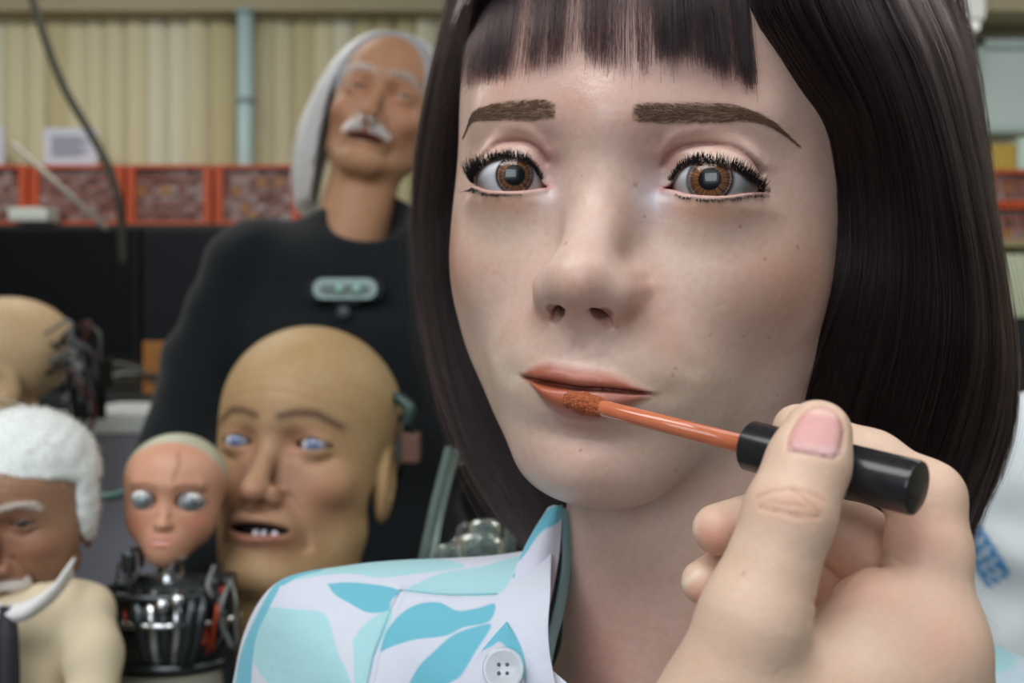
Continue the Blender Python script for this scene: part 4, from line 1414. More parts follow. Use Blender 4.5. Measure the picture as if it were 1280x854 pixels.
# machinery at the back of his head
MET = mat('brushed_metal', srgb(120, 126, 124), rough=0.32, metal=0.9, bump=(200, 0.2, 0.001))
MET_T = mat('teal_grey_metal', srgb(58, 78, 76), rough=0.35, metal=0.4)
BRN = mat('brown_cable_block', srgb(104, 74, 62), rough=0.6)
BLK = mat('black_plastic', (0.008, 0.009, 0.010, 1), rough=0.5, spec=0.25)
def pxbox(name, x0, x1, y0, y1, d0, d1, bev, m, parent):
    """bevelled box whose front face at depth d0 (mm) spans the pixel rectangle"""
    a, b = W(PX(x0, y1, d0)), W(PX(x1, y0, d0))
    return bevel_box(name, (a[0], d0 * PXS * .001, a[2]), (b[0], d1 * PXS * .001, b[2]), bev, m, parent)
def pxtube(name, pts, r, m, parent, n=24, sides=8):
    P = spline([PX(*q) for q in pts], n)
    v, f = tube_vf(P, r, sides)
    return link_mesh(name, W(v), f, m, parent)
pxtube('servo_horn', [(486, 500, 880), (498, 498, 870), (512, 512, 865), (508, 530, 866)], 5.5, MET_T, BALD)
pxtube('servo_cable', [(500, 520, 880), (515, 540, 872), (505, 575, 872), (498, 600, 880)], 3, BLK, BALD)
pxbox('servo_motor', 500, 524, 542, 580, 868, 890, 0.003, BRN, BALD)
pxbox('servo_bracket', 488, 500, 520, 600, 880, 886, 0.001, MET, BALD)

# --- robot head seen from behind at the left edge, its wiring exposed
BK = Pose(PX(-64, 474, 1480), -75, 6, 0)
kv, kf = surface(man_sdf(dict(cw=78, fw=68, jw=50, nose=1.0, mouth_open=1, mouth_w=25)), (-100, -190, -200), (100, 42, 125), 3.5)
BACKH = empty('skull_robot', PX(-20, 800, 1480), 'hairless beige robot head at the left edge seen from the side with wiring behind it', 'robot')
link_mesh('skin', W(BK(kv)), kf, BALD_SKIN, BACKH, colors={'Col': man_colors(kv, (205, 178, 140), (200, 160, 130), (170, 118, 104), (128, 100, 84))})
rk = np.random.default_rng(9)
CABLES = [mat('cable_black', (0.01, 0.01, 0.012, 1), rough=0.4), mat('cable_grey', srgb(78, 80, 80), rough=0.4), mat('cable_red', srgb(74, 36, 34), rough=0.45), mat('cable_white', srgb(124, 128, 126), rough=0.4)]
for k in range(16):
    x0, y0 = rk.uniform(70, 100), rk.uniform(405, 470)
    pts = [(x0 - 15, y0, 1450), (x0 + rk.uniform(5, 25), y0 + rk.uniform(-18, 20), 1420), (x0 + rk.uniform(5, 40), y0 + rk.uniform(20, 60), 1430), (x0 + rk.uniform(-10, 30), y0 + rk.uniform(50, 100), 1440)]
    pxtube('cable', pts, rk.uniform(1.8, 4), CABLES[k % 4], BACKH, 18, 6)
pxbox('servo_motor', 84, 112, 412, 440, 1460, 1490, 0.003, BLK, BACKH)
pxbox('servo_motor', 96, 128, 448, 486, 1460, 1500, 0.003, BLK, BACKH)
pxbox('servo_bracket', 82, 130, 486, 524, 1470, 1480, 0.002, BLK, BACKH)

# --- long-haired robot with the moustache, standing at the back in a black sweater
OMP = Pose(PX(474, 112, 1330), 3, -16, 13)
oo = dict(cw=74, fw=66, jw=48, nose=1.15, mouth_open=4.5, mouth_w=24, zm=-77, eye_open=0.55, gaunt=1.5, nr=46, wrinkle=1.5, ear=False)
ov, of = surface(man_sdf(oo), (-92, -190, -225), (92, 46, 125), 3.0)
OLD = empty('standing_robot', PX(460, 1400, 1340), 'white haired robot with moustache standing in black sweater with a sensor on its chest', 'robot')
link_mesh('skin', W(OMP(ov)), of, BALD_SKIN, OLD, colors={'Col': man_colors(ov, (186, 142, 110), (180, 134, 106), (150, 100, 88), (190, 184, 178), 0.8, 0.4)})
BRE = dict(white=(216, 206, 198), pink=(190, 140, 130), outer=(80, 60, 50), inner=(90, 66, 50), fleck=(110, 80, 60), dark=(40, 30, 26), limb=(30, 24, 22))
for s in (-1, 1):
    d_ = np.array([0.1, 1, 0.0]); d_ /= np.linalg.norm(d_)
    make_eye(OLD, np.array([33.0 * s, -14, 0]), 12.6, d_, 6.0, 2.8, OMP, BRE, nphi=32, fine=10)
ml, mlf = surface(lambda p: ell(p, (0, -14, -77), (24, 16, 9)), (-28, -32, -90), (28, 6, -62), 2.5, 1)
link_mesh('mouth_lining', W(OMP(ml)), mlf, mouthm, OLD)
GREYHAIR = hair_mat('grey_white_hair', (0.62, 0.62, 0.66, 1), rough=0.4, radial=0.6, rnd=0.25)
# moustache and brows
def tuft(pose, mask_fn, n, L, rad, m, parent, name, seed, sdf, spread=0.5):
    rg = np.random.default_rng(seed)
    st = []
    for k in range(n):
        x, z, dx, dz = mask_fn(rg)
        st.append((x, z, dx, dz))
    A = np.array(st)
    y = head_y(A[:, 0], A[:, 1], 50, -60, sdf)
    w = np.linspace(0, 1, 5)
    l = rg.uniform(0.6, 1.1, n)[:, None] * L
    X = A[:, 0][:, None] + A[:, 2][:, None] * l * w
    Z = A[:, 1][:, None] + A[:, 3][:, None] * l * w - 0.15 * l * w ** 2
    Y = y[:, None] + l * (0.55 * w - 0.35 * w ** 2) + rg.uniform(0, 1.5, n)[:, None]
    S = pose(np.stack([X, Y, Z], -1).reshape(-1, 3)).reshape(n, 5, 3)
    return hair_object(name, S, rg.uniform(0.6, 1.2, n) * rad, m, parent, (1, 0.4))
osd = man_sdf(oo)
def must(rg):
    s = rg.choice([-1, 1]); u = rg.uniform(0, 1)
    return s * (1 + 25 * u), -60 - 1.5 * u + rg.normal(0, 2.2), s * (0.45 + 0.3 * u), -0.55 + 0.2 * rg.normal()
tuft(OMP, must, 1300, 11, 0.5, GREYHAIR, OLD, 'moustache', 3, osd)
def brw(rg):
    s = rg.choice([-1, 1]); u = rg.uniform(0, 1)
    return s * (12 + 36 * u), 20 + 4 * math.sin(u * 3) + rg.normal(0, 1.2), s * 0.8, 0.4
tuft(OMP, brw, 300, 9, 0.4, GREYHAIR, OLD, 'eyebrows', 4, osd)
hcv, hcf = surface(lambda p: smax(ell(p, (0, -88, 36), (81, 105, 88)), -ell(p, (0, -2, 10), (58, 46, 88)), 6), (-95, -200, -30), (95, 30, 135), 3.5, 1)
hcv = hcv[:]
link_mesh('hair_crown', W(OMP(hcv)), hcf, mat('grey_hair_base', srgb(168, 168, 172), rough=0.8, bump=(90, 0.5, 0.004)), OLD)
# long hair: sheets given in his head space
rg = np.random.default_rng(31)
HL = np.array([spline(q, 40) for q in (
    [(-4, -34, 112), (-36, -24, 98), (-66, -28, 58), (-80, -38, 6), (-80, -44, -50), (-76, -50, -100), (-68, -60, -150)],
    [(-4, -62, 124), (-50, -56, 108), (-86, -60, 58), (-100, -64, 0), (-106, -70, -56), (-98, -74, -110), (-84, -80, -160)],
    [(-4, -100, 128), (-56, -104, 108), (-92, -108, 48), (-106, -112, 0), (-108, -112, -56), (-98, -112, -110), (-80, -112, -158)],
    [(0, -158, 112), (-50, -170, 88), (-76, -160, 30), (-84, -160, -20), (-84, -158, -70), (-78, -150, -120), (-66, -146, -160)])])
HRr = HL * np.array([-1, 1, 1]); HRr = np.array([q for q in HRr])
gst = np.concatenate([grow(HL, 2600, rg, depth=(0, 8), clumps=80, spread=0.03, end=(0.85, 1.0), wob=2.0), grow(HRr, 2200, rg, depth=(0, 8), clumps=80, spread=0.03, end=(0.6, 0.8), wob=2.0)])
hair_object('hair', OMP(gst.reshape(-1, 3)).reshape(gst.shape), rg.uniform(0.35, 0.6, len(gst)), GREYHAIR, OLD, (1, 0.6))
hu_ = join_vf([sheet_mesh(HL, 8, t1=0.85), sheet_mesh(HRr, 8, t1=0.62)])
u_ = link_mesh('hair_underlayer', W(OMP(hu_[0])), hu_[1], mat('grey_hair_base', srgb(150, 150, 154), rough=0.8), OLD)
md = u_.modifiers.new('thickness', 'SOLIDIFY'); md.thickness = 0.003
# sweater
def body_sdf(p):
    p = np.asarray(p, np.float32)
    d = cone(p, PX(462, 292, 1360), PX(458, 420, 1345), 62, 120)
    d = smin(d, cone(p, PX(318, 330, 1355), PX(600, 335, 1355), 62, 62), 50)
    d = smin(d, ell(p, PX(455, 480, 1345), (185, 105, 200)), 50)
    d = smin(d, ell(p, PX(455, 800, 1345), (175, 105, 260)), 40)
    arm = chain(p, [PX(310, 345, 1350), PX(258, 450, 1330), PX(222, 560, 1270), PX(245, 680, 1160)], [60, 52, 46, 38], 20)
    arm2 = chain(p, [PX(605, 345, 1350), PX(660, 460, 1340), PX(690, 600, 1300)], [60, 52, 44], 20)
    d = smin(d, arm, 16); d = smin(d, arm2, 16)
    q = p.astype(np.float64) * 0.02
    return (d + 2.5 * np.sin(q[:, 2] * 3 + 2 * np.sin(q[:, 0] * 1.4)) * np.sin(q[:, 0] * 2.1 + q[:, 1])).astype(np.float32)
def cut_neck(p):
    d = body_sdf(p)
    return smax(d, -ell(p, PX(460, 262, 1300), (58, 75, 46)), 4)
wv, wf = surface(cut_neck, (-560, 1050, -620), (160, 1500, 230), 6.0, 1)
SW = mat('black_sweater', (0.010, 0.013, 0.016, 1), rough=0.9, spec=0.15, sheen=0.15, bump=(400, 0.3, 0.002))
link_mesh('sweater', W(wv), wf, SW, OLD)
# sensor bar
def capsule_plate(name, x0, x1, y0, y1, d, m, parent, depth=10):
    a, b = PX(x0, y1, d), PX(x1, y0, d)
    r = (b[2] - a[2]) / 2
    cz = (a[2] + b[2]) / 2
    th = np.linspace(-math.pi / 2, math.pi / 2, 14)
    prof = [(b[0] - r + r * math.cos(t), cz + r * math.sin(t)) for t in th] + [(a[0] + r - r * math.cos(t), cz - r * math.sin(t)) for t in th]
    n = len(prof)
    V = [(x, d, z) for x, z in prof] + [(x, d + depth, z) for x, z in prof]
    F = [tuple(range(n))[::-1], tuple(range(n, 2 * n))] + [(i, (i + 1) % n, n + (i + 1) % n, n + i) for i in range(n)]
    return link_mesh(name, W(np.array(V)), F, m, parent, smooth=False)
bar = capsule_plate('sensor_housing', 382, 480, 347, 376, 1224, BLK, OLD, 16)
capsule_plate('sensor_bezel', 391, 471, 348, 374, 1218, mat('pale_sensor_plastic', srgb(150, 174, 174), rough=0.4), bar, 8)
capsule_plate('sensor_window', 400, 462, 356, 366, 1215, mat('sensor_dark_glass', srgb(40, 70, 62), rough=0.1), bar, 4)
for cx in (424, 446):
    v, f = lathe_vf([(0, .3), (0, 5), (3, 4.6), (3, .3)], PX(cx, 361, 1214), (0, -1, 0), 20)
    link_mesh('sensor_lens', W(v), f, mat('sensor_led_green', srgb(150, 196, 180), rough=0.2, emit=(srgb(150, 220, 190), 0.06)), bar)
pxbox('sensor_mount', 414, 450, 376, 382, 1222, 1240, 0.002, BLK, OLD)
v, f = lathe_vf([(-14, 3), (-14, 8), (-2, 9), (2, 7), (3, .4)], PX(429, 391, 1216), (0, -1, 0), 24)
link_mesh('sensor_knob', W(v), f, mat('knob_grey', srgb(70, 76, 86), rough=0.4), OLD)

# --- small robot with a tan face and big eyes
PXS = 0.90
SP = Pose(PX(206, 629, 800), 6, -4, 3, 0.495)
def small_sdf(p):
    p = np.asarray(p, np.float32)
    x, y, z = p.T
    m = np.stack([np.abs(x), y, z], 1)
    d = ell(p, (0, -66, 30), (76, 72, 70))
    d = smin(d, ell(p, (0, -52, -20), (68, 50, 62)), 18)
    d = smin(d, ell(p, (0, -22, -74), (26, 26, 22)), 30)
    d = smin(d, ell(p, (0, -12, -56), (20, 18, 18)), 16)
    d = smin(d, cone(m, (6, -2, 26), (44, -14, 28), 6, 5), 12)
    d = d + 5 * gauss(m, (32, 0, 2), (15, 20, 13)) + 3 * gauss(m, (14, 0, 2), (8, 14, 12))
    n = smin(cone(p, (0, -8, 0), (0, 4, -26), 6, 6.5), ell(p, (0, 8, -31), (9, 8, 7)), 6)
    n = smin(n, ell(m, (8, 3, -32), (5, 7, 5)), 4)
    d = smin(d, n, 8)
    lid = np.sqrt(((m - np.array([33, -25, 2], np.float32)) ** 2).sum(1)) - 22
    d = smin(d, lid, 4)
    op = np.maximum(np.abs(z - 2) - 15.0 * np.sqrt(np.clip(1 - ((m[:, 0] - 33) / 21) ** 2, 0, 1)), -34 - y)
    op = np.maximum(op, np.abs(m[:, 0] - 33) - 21)
    d = smax(d, -op, 1.5)
    zt = -55.0
    d = d - 2.6 * np.exp(-((z - zt - 4) / 3) ** 2 - (x / 12) ** 2) * (y > -10) - 3 * np.exp(-((z - zt + 4) / 3.4) ** 2 - (x / 10) ** 2) * (y > -10)
    d = d + 4.0 * np.exp(-((z - zt) / 2.4) ** 2 - (x / 11) ** 4) * (y > -14)
    return d
qv, qf = surface(small_sdf, (-82, -145, -105), (82, 24, 105), 2.6, 2)
SMALL = empty('toy_robot', PX(209, 1010, 800), 'small robot with tan face, big pale eyes and exposed metal torso', 'robot')
x, y, z = qv.T
mq_ = np.stack([np.abs(x), y, z], 1).astype(np.float32)
C = np.tile(np.array(srgb(206, 154, 128)[:3]), (len(qv), 1))
def mixC(col, w):
    global C
    C = C + (np.array(srgb(*col)[:3]) - C) * np.clip(w, 0, 1)[:, None]
mixC((214, 128, 104), 0.5 * gauss(mq_, (44, -20, -30), (18, 30, 18)))
mixC((206, 116, 110), 0.85 * gauss(mq_, (0, 0, -55), (13, 20, 8)))
mixC((244, 232, 226), 0.9 * np.exp(-((z + 55) / 1.7) ** 2 - (x / 8) ** 4) * (y > -14))
bd = polydist(mq_[:, [0, 2]], [(14, 21), (26, 26), (42, 24), (54, 18)])
mixC((130, 84, 66), 0.8 * np.exp(-(bd / 2.6) ** 2) * (y > -46))
mixC((180, 182, 160), sstep(-34, -44, y - 0.5 * (z - 60)) * sstep(20, 44, z))
bd = polydist(qv[:, [0, 2]].astype(np.float32), [(10, 34), (16, 56), (12, 72)])
mixC((120, 76, 60), 0.6 * np.exp(-(bd / 2.2) ** 2) * (y > -60))
link_mesh('face_shell', W(SP(qv)), qf, mat_attr('tan_rubber', 'Col', rough=0.42, spec=0.4, mottle=[(60, (0.92, 0.85, 0.82, 1), 0.4)]), SMALL, colors={'Col': C})
SIL = dict(white=(252, 252, 252), pink=(244, 242, 240), outer=(116, 126, 132), inner=(180, 190, 194), fleck=(220, 226, 228), dark=(70, 78, 84), limb=(60, 64, 66))
for s in (-1, 1):
    d_ = np.array([-0.10 * 1, 1, -0.05]); d_ /= np.linalg.norm(d_)
    make_eye(SMALL, np.array([33.0 * s, -25, 2]), 21.2, d_, 10.5, 2.6, SP, SIL, nphi=40, fine=14)
CHR = mat('chrome', srgb(196, 200, 204), rough=0.18, metal=1.0)
GUN = mat('gunmetal', srgb(70, 76, 78), rough=0.3, metal=0.8, bump=(300, 0.3, 0.001))
ORG = mat('orange_plastic', srgb(168, 64, 40), rough=0.5)
v, f = lathe_vf([(0, 1), (0, 9), (6, 11), (8, 13.5), (12, 13.5), (14, 10), (30, 9), (34, 14), (34, 1)], PX(212, 752, 812), (0.02, 0, 1), 32)
link_mesh('neck', W(v), f, CHR, SMALL)
def torso(p):
    d = ell(p, PX(212, 790, 815), (46, 32, 40))
    d = smin(d, cone(p, PX(165, 745, 818), PX(258, 745, 818), 14, 14), 14)
    return d
tv_, tf_ = surface(torso, (-340, 670, -320), (-160, 780, -140), 2.5, 1)
link_mesh('torso_shell', W(tv_), tf_, GUN, SMALL)
for k, (cx, wd) in enumerate([(174, 9), (190, 9), (206, 8), (222, 8), (238, 9), (252, 7)]):
    P = spline([PX(cx + (cx - 212) * 0.10, 742, 792), PX(cx, 770, 780), PX(cx - (cx - 212) * 0.12, 800, 780), PX(cx - (cx - 212) * 0.34, 828, 786)], 14)
    v, f = tube_vf(P, wd * 0.55, 8)
    link_mesh('rib_panel', W(v), f, [GUN, CHR][k in (1, 3)], SMALL)
for r_, yy, wz in ((46, 738, 3.2), (50, 770, 2.6), (40, 826, 4)):
    th = np.linspace(0, 2 * math.pi, 36)
    P = np.array([PX(212, yy, 815) + np.array([r_ * math.cos(t), -0.7 * r_ * math.sin(t), 2 * math.sin(t)]) for t in th])
    v, f = tube_vf(P, wz, 8)
    link_mesh('torso_ring', W(v), f, CHR if yy == 770 else GUN, SMALL)
v, f = lathe_vf([(0, 1), (0, 40), (40, 42), (130, 40), (150, 34), (150, 1)], PX(212, 832, 815), (0, 0, -1), 30)
link_mesh('waist', W(v), f, mat('grey_green_cloth', srgb(112, 112, 100), rough=0.8), SMALL)
rk = np.random.default_rng(12)
for k in range(14):
    x0 = rk.choice([rk.uniform(140, 175), rk.uniform(248, 290)])
    y0 = rk.uniform(690, 760)
    pts = [(x0, y0, 800), (x0 + rk.uniform(-12, 12), y0 + 25, 785), (x0 + rk.uniform(-14, 14), y0 + 50, 790), (x0 + rk.uniform(-10, 10), y0 + 85, 800)]
    pxtube('cable', pts, rk.uniform(0.9, 1.8), [CABLES[0], CABLES[1], CABLES[3], ORG, CABLES[0]][k % 5], SMALL, 16, 6)
for (x0, x1, y0, y1) in ((140, 166, 725, 760), (256, 288, 722, 756), (150, 168, 690, 718)):
    pxbox('shoulder_servo', x0, x1, y0, y1, 800, 825, 0.003, GUN, SMALL)
pxbox('accent_clip', 262, 280, 736, 744, 790, 800, 0.001, ORG, SMALL)
pxbox('accent_clip', 244, 256, 782, 806, 780, 790, 0.001, ORG, SMALL)
for (cx, cy) in ((203, 758), (222, 752)):
    v, f = lathe_vf([(0, .3), (0, 5.5), (4, 5), (4, .3)], PX(cx, cy, 776), (0, -1, 0.1), 20)
    link_mesh('bolt', W(v), f, CHR, SMALL)
for s, sx_ in ((-1, 160), (1, 274)):
    v, f = tube_vf(spline([PX(sx_, 745, 815), PX(sx_ + s * 8, 800, 820), PX(sx_ + s * 4, 870, 820)], 12), [11] * 6 + [9] * 6, 12)
    link_mesh('arm', W(v), f, GUN, SMALL)

PXS = 1.0
# --- elderly doll with white hair, moustache and cream jacket
DP = Pose(PX(-10, 657, 650), 2, 4, -2, 0.555)
do = dict(cw=82, fw=79, jw=56, nose=1.15, mouth_open=0.5, mouth_w=16, eye_open=0.85, wrinkle=1.6, nr=34, ch=74)
dsd = man_sdf(do)
dv, df = surface(dsd, (-100, -190, -160), (100, 48, 118), 3.0)
DOLL = empty('old_man_doll', PX(30, 1010, 650), 'old man doll with fluffy white hair, moustache, cream jacket and dark tie', 'doll')
link_mesh('head', W(DP(dv)), df, BALD_SKIN, DOLL, colors={'Col': man_colors(dv, (160, 124, 100), (154, 114, 92), (140, 90, 78), (224, 224, 220), 0.9, 0.3)})
for s in (-1, 1):
    make_eye(DOLL, np.array([33.0 * s, -14, 0]), 12.8, np.array([0.0, 1.0, 0.0]), 6.4, 3.2, DP, BRE, nphi=32, fine=10)
WHH = hair_mat('white_doll_hair', (0.88, 0.90, 0.90, 1), rough=0.5, radial=0.7, rnd=0.08)
def must2(rg):
    s = rg.choice([-1, 1]); u = rg.uniform(0, 1)
    return s * (1 + 30 * u), -64 - 4 * u + rg.normal(0, 1.5), s * 0.75, -0.6 + 0.2 * rg.normal()
tuft(DP, must2, 900, 10, 0.4, WHH, DOLL, 'moustache', 5, dsd)
tuft(DP, brw, 340, 14, 0.4, WHH, DOLL, 'eyebrows', 6, dsd)
# hair mass: a soft cap with loose tufts
def dhair(p):
    d = ell(p, (0, -86, 46), (89, 96, 80))
    d = smax(d, 40 + 0.25 * (p[:, 1] + 40) - p[:, 2], 10)
    d = smin(d, ell(p, (82, -74, 8), (12, 24, 50)), 12)
    d = smin(d, ell(p, (-82, -74, 8), (12, 24, 50)), 12)
    q = p.astype(np.float64)
    return (d + 0.9 * np.sin(q[:, 0] * 0.16 + 2 * np.sin(q[:, 2] * 0.1)) * np.sin(q[:, 2] * 0.14 + q[:, 1] * 0.1)).astype(np.float32)
cv_, cf_ = surface(dhair, (-112, -195, -55), (112, 30, 145), 3.0, 1)
link_mesh('hair_mass', W(DP(cv_)), cf_, mat('white_hair_base', srgb(226, 232, 232), rough=0.9, bump=(120, 0.3, 0.002)), DOLL)
rg = np.random.default_rng(17)
idx = rg.integers(0, len(cv_), 2600)
base = cv_[idx]
nrm = base - np.array([0, -80, 30]); nrm /= np.linalg.norm(nrm, axis=1)[:, None]
w = np.linspace(0, 1, 6)[None, :, None]
Lh = rg.uniform(3, 9, len(idx)); tall = rg.uniform(0, 1, len(idx)) < 0.04; Lh[tall] *= 2.2
tang = np.cross(nrm, rg.normal(0, 1, nrm.shape))
S_ = base[:, None] + w * Lh[:, None, None] * (0.55 * nrm[:, None] + 0.7 * tang[:, None] * w)
hair_object('hair', DP(S_.reshape(-1, 3)).reshape(S_.shape), rg.uniform(0.25, 0.45, len(idx)), WHH, DOLL, (1, 0.4))
def dbody(p):
    d = cone(p, PX(14, 788, 668), PX(10, 900, 655), 32, 48)
    d = smin(d, cone(p, PX(-60, 775, 676), PX(98, 770, 676), 24, 24), 26)
    a1 = chain(p, [PX(104, 776, 670), PX(115, 815, 656), PX(117, 880, 640)], [20, 18, 16], 8)
    d = smin(d, a1, 5)
    q = p.astype(np.float64)
    return (d + 0.5 * np.sin(q[:, 2] * 0.22 + 1.5 * np.sin(q[:, 0] * 0.12))).astype(np.float32)
yv, yf = surface(dbody, (-400, 590, -400), (-230, 730, -160), 2.5, 1)
link_mesh('jacket', W(yv), yf, mat('cream_cloth', srgb(214, 200, 172), rough=0.85, spec=0.2, bump=(500, 0.3, 0.001)), DOLL)
def dcollar(side):
    return [PX(6 + side * 2, 756, 624), PX(6 + side * 34, 748, 624), PX(6 + side * 68, 724, 642), PX(6 + side * 90, 696, 668)]
for s in (-1, 1):
    A_ = spline(dcollar(s), 20)
    B_ = A_ + np.array([0, -4, -12])
    V_ = np.stack([A_, (A_ + B_) / 2 + np.array([0, -4, 1]), B_], 1).reshape(-1, 3)
    o_ = link_mesh('collar', W(V_), grid_faces(20, 3), mat('white_cloth', srgb(228, 228, 228), rough=0.8), DOLL)
    md = o_.modifiers.new('thickness', 'SOLIDIFY'); md.thickness = 0.002
TV = loft([[(-8, 760, 626), (-6, 772, 624), (-14, 800, 618), (-16, 850, 612), (-12, 900, 608)], [(6, 758, 622), (6, 772, 620), (6, 800, 614), (6, 850, 608), (6, 900, 604)], [(20, 760, 626), (18, 772, 624), (22, 800, 618), (24, 850, 612), (20, 900, 608)]], 30, 16)
o_ = link_mesh('tie', W(TV.reshape(-1, 3)), grid_faces(30, 16), mat('dark_tie', (0.012, 0.012, 0.02, 1), rough=0.6), DOLL)
md = o_.modifiers.new('thickness', 'SOLIDIFY'); md.thickness = 0.003
# ------------------------------------------------------------------ the room
def struct(name, lo, hi, m, bev=0.0):
    return tag(bevel_box(name, lo, hi, bev, m), kind='structure')
X0, X1, Y0, Y1, ZT = -3.6, 3.6, -2.6, 3.45, 2.62
WALLM = mat('pale_wall_paint', srgb(196, 190, 166), rough=0.85, noise=(3, srgb(184, 178, 152), 0.3))
struct('floor', (X0, Y0, -0.05), (X1, Y1, 0.0), mat('grey_vinyl_floor', srgb(140, 140, 136), rough=0.5, noise=(20, srgb(124, 124, 120), 0.4)))
struct('ceiling', (X0, Y0, ZT), (X1, Y1, ZT + 0.05), mat('white_ceiling', srgb(214, 212, 202), rough=0.9, noise=(8, srgb(204, 202, 192), 0.3)))
struct('wall_back', (X0, Y1, 0), (X1, Y1 + 0.08, ZT), WALLM)
struct('wall_left', (X0 - 0.08, Y0, 0), (X0, Y1, ZT), WALLM)
struct('wall_right', (X1, Y0, 0), (X1 + 0.08, Y1, ZT), WALLM)
def wx(px, d): return (px - 640) / FPX * d
def wz(py, d): return (427 - py) / FPX * d + CAMZ
D = 3.30
# beam above the blinds
struct('trim_1', (X0, 3.22, wz(13, 3.22)), (X1, Y1, ZT), mat('cream_beam', srgb(178, 168, 140), rough=0.7, noise=(5, srgb(164, 154, 126), 0.3)))
# vertical blinds: each slat its own piece, slightly turned
SLATM = [mat('cream_slat', srgb(212, 204, 170), rough=0.7), mat('cream_slat_old', srgb(194, 184, 144), rough=0.7), mat('pale_slat', srgb(218, 216, 190), rough=0.7)]
SLAT_ME = []
for k, sm in enumerate(SLATM):
    me = bpy.data.meshes.new('slat')
    w2, h2 = 0.045, 0.5
    n = 7
    V, F = [], []
    for sgn in (0, 1):
        for i in range(n):
            a = (i / (n - 1) - 0.5) * 2
            yy = 0.012 * (a * a) + sgn * 0.0015
            V += [(a * w2, yy, -h2), (a * w2, yy, h2)]
    for i in range(n - 1):
        F.append((2 * i, 2 * i + 2, 2 * i + 3, 2 * i + 1))
        o = 2 * n
        F.append((o + 2 * i + 1, o + 2 * i + 3, o + 2 * i + 2, o + 2 * i))
    F.append((0, 1, 2 * n + 1, 2 * n))
    F.append((2 * n - 2, 4 * n - 2, 4 * n - 1, 2 * n - 1))
    me.from_pydata(V, [], F)
    me.polygons.foreach_set('use_smooth', np.ones(len(me.polygons), bool))
    me.materials.append(sm)
    SLAT_ME.append(me)
def blind(x0, x1, ztop, zbot, y, label, seed):
    e = bpy.data.objects.new('vertical_blind', None)
    COL.objects.link(e)
    e.location = ((x0 + x1) / 2, y, zbot)
    tag(e, label, 'blind', 'cream vertical blinds')
    rs = random.Random(seed)
    xx = x0 + 0.036
    zc = (ztop + zbot) / 2
    while xx < x1 - 0.02:
        o = bpy.data.objects.new('slat', SLAT_ME[rs.choice([0, 0, 1, 2])])
        COL.objects.link(o)
        o.parent = e
        o.location = (xx - e.location[0], rs.uniform(-0.006, 0.006), zc - zbot)
        o.rotation_euler = (0, 0, rs.uniform(0.15, 0.5))
        o.scale = (1, 1, ztop - zbot)
        xx += 0.068
    bevel_box('head_rail', (x0, y - 0.03, ztop - 0.005), (x1, y + 0.03, ztop + 0.035), 0.004, mat('rail_cream', srgb(190, 180, 150), rough=0.6), e)
    return e
zb, zt = wz(330, D), wz(14, D)
blind(wx(-120, D), wx(294, D), zt, zb, D, 'cream vertical blind at left with a paper notice before it', 1)
blind(wx(319, D), wx(640, D), zt, zb, D, 'cream vertical blind behind the white haired robot', 2)
# pipe between the blinds
PIPE = empty('wall_pipe', (wx(307, 3.2) * 1000, 3200, (wz(420, 3.2) - CAMZ) * 1000), 'pale blue vertical pipe between the two cream blinds', 'pipe')
v, f = tube_vf([(wx(307, 3.2), 3.2, wz(420, 3.2)), (wx(307, 3.2), 3.2, wz(12, 3.2))], 0.026, 20)
link_mesh('pipe', v, f, mat('pale_blue_paint', srgb(176, 204, 206), rough=0.45), PIPE)
for yy in (20, 130):
    v, f = lathe_vf([(0, 0.026), (0, 0.032), (0.02, 0.032), (0.02, 0.026)], (wx(307, 3.2), 3.2, wz(yy, 3.2)), (0, 0, 1), 20)
    link_mesh('pipe_clamp', v, f, mat('clamp_grey', srgb(150, 170, 172), rough=0.5), PIPE)
# paper notices pinned in front of the blind
def notice(x0, x1, y0, y1, d, label):
    a = (wx(x0, d), d, wz(y1, d)); b = (wx(x1, d), d + 0.003, wz(y0, d))
    p = bevel_box('paper_notice', a, b, 0, mat('white_paper', srgb(206, 212, 226), rough=0.8))
    tag(p, label, 'paper')
    L_ = (b[0] - a[0]); H_ = b[2] - a[2]
    for i in range(7):
        t0, t1 = 0.16, 0.84 if i % 3 else 0.70
        z = b[2] - H_ * (0.24 + 0.08 * i)
        bevel_box('text_line', (a[0] + L_ * t0, d - 0.0012, z - H_ * 0.022), (a[0] + L_ * t1, d - 0.0002, z + H_ * 0.022), 0, mat('grey_print', srgb(120, 124, 150), rough=0.8), p)
notice(54, 121, 160, 208, 3.18, 'white paper notice with lines of grey print pinned before the left blind')
notice(-62, 5, 158, 206, 3.18, 'white paper notice cut off by the left edge of the photo')
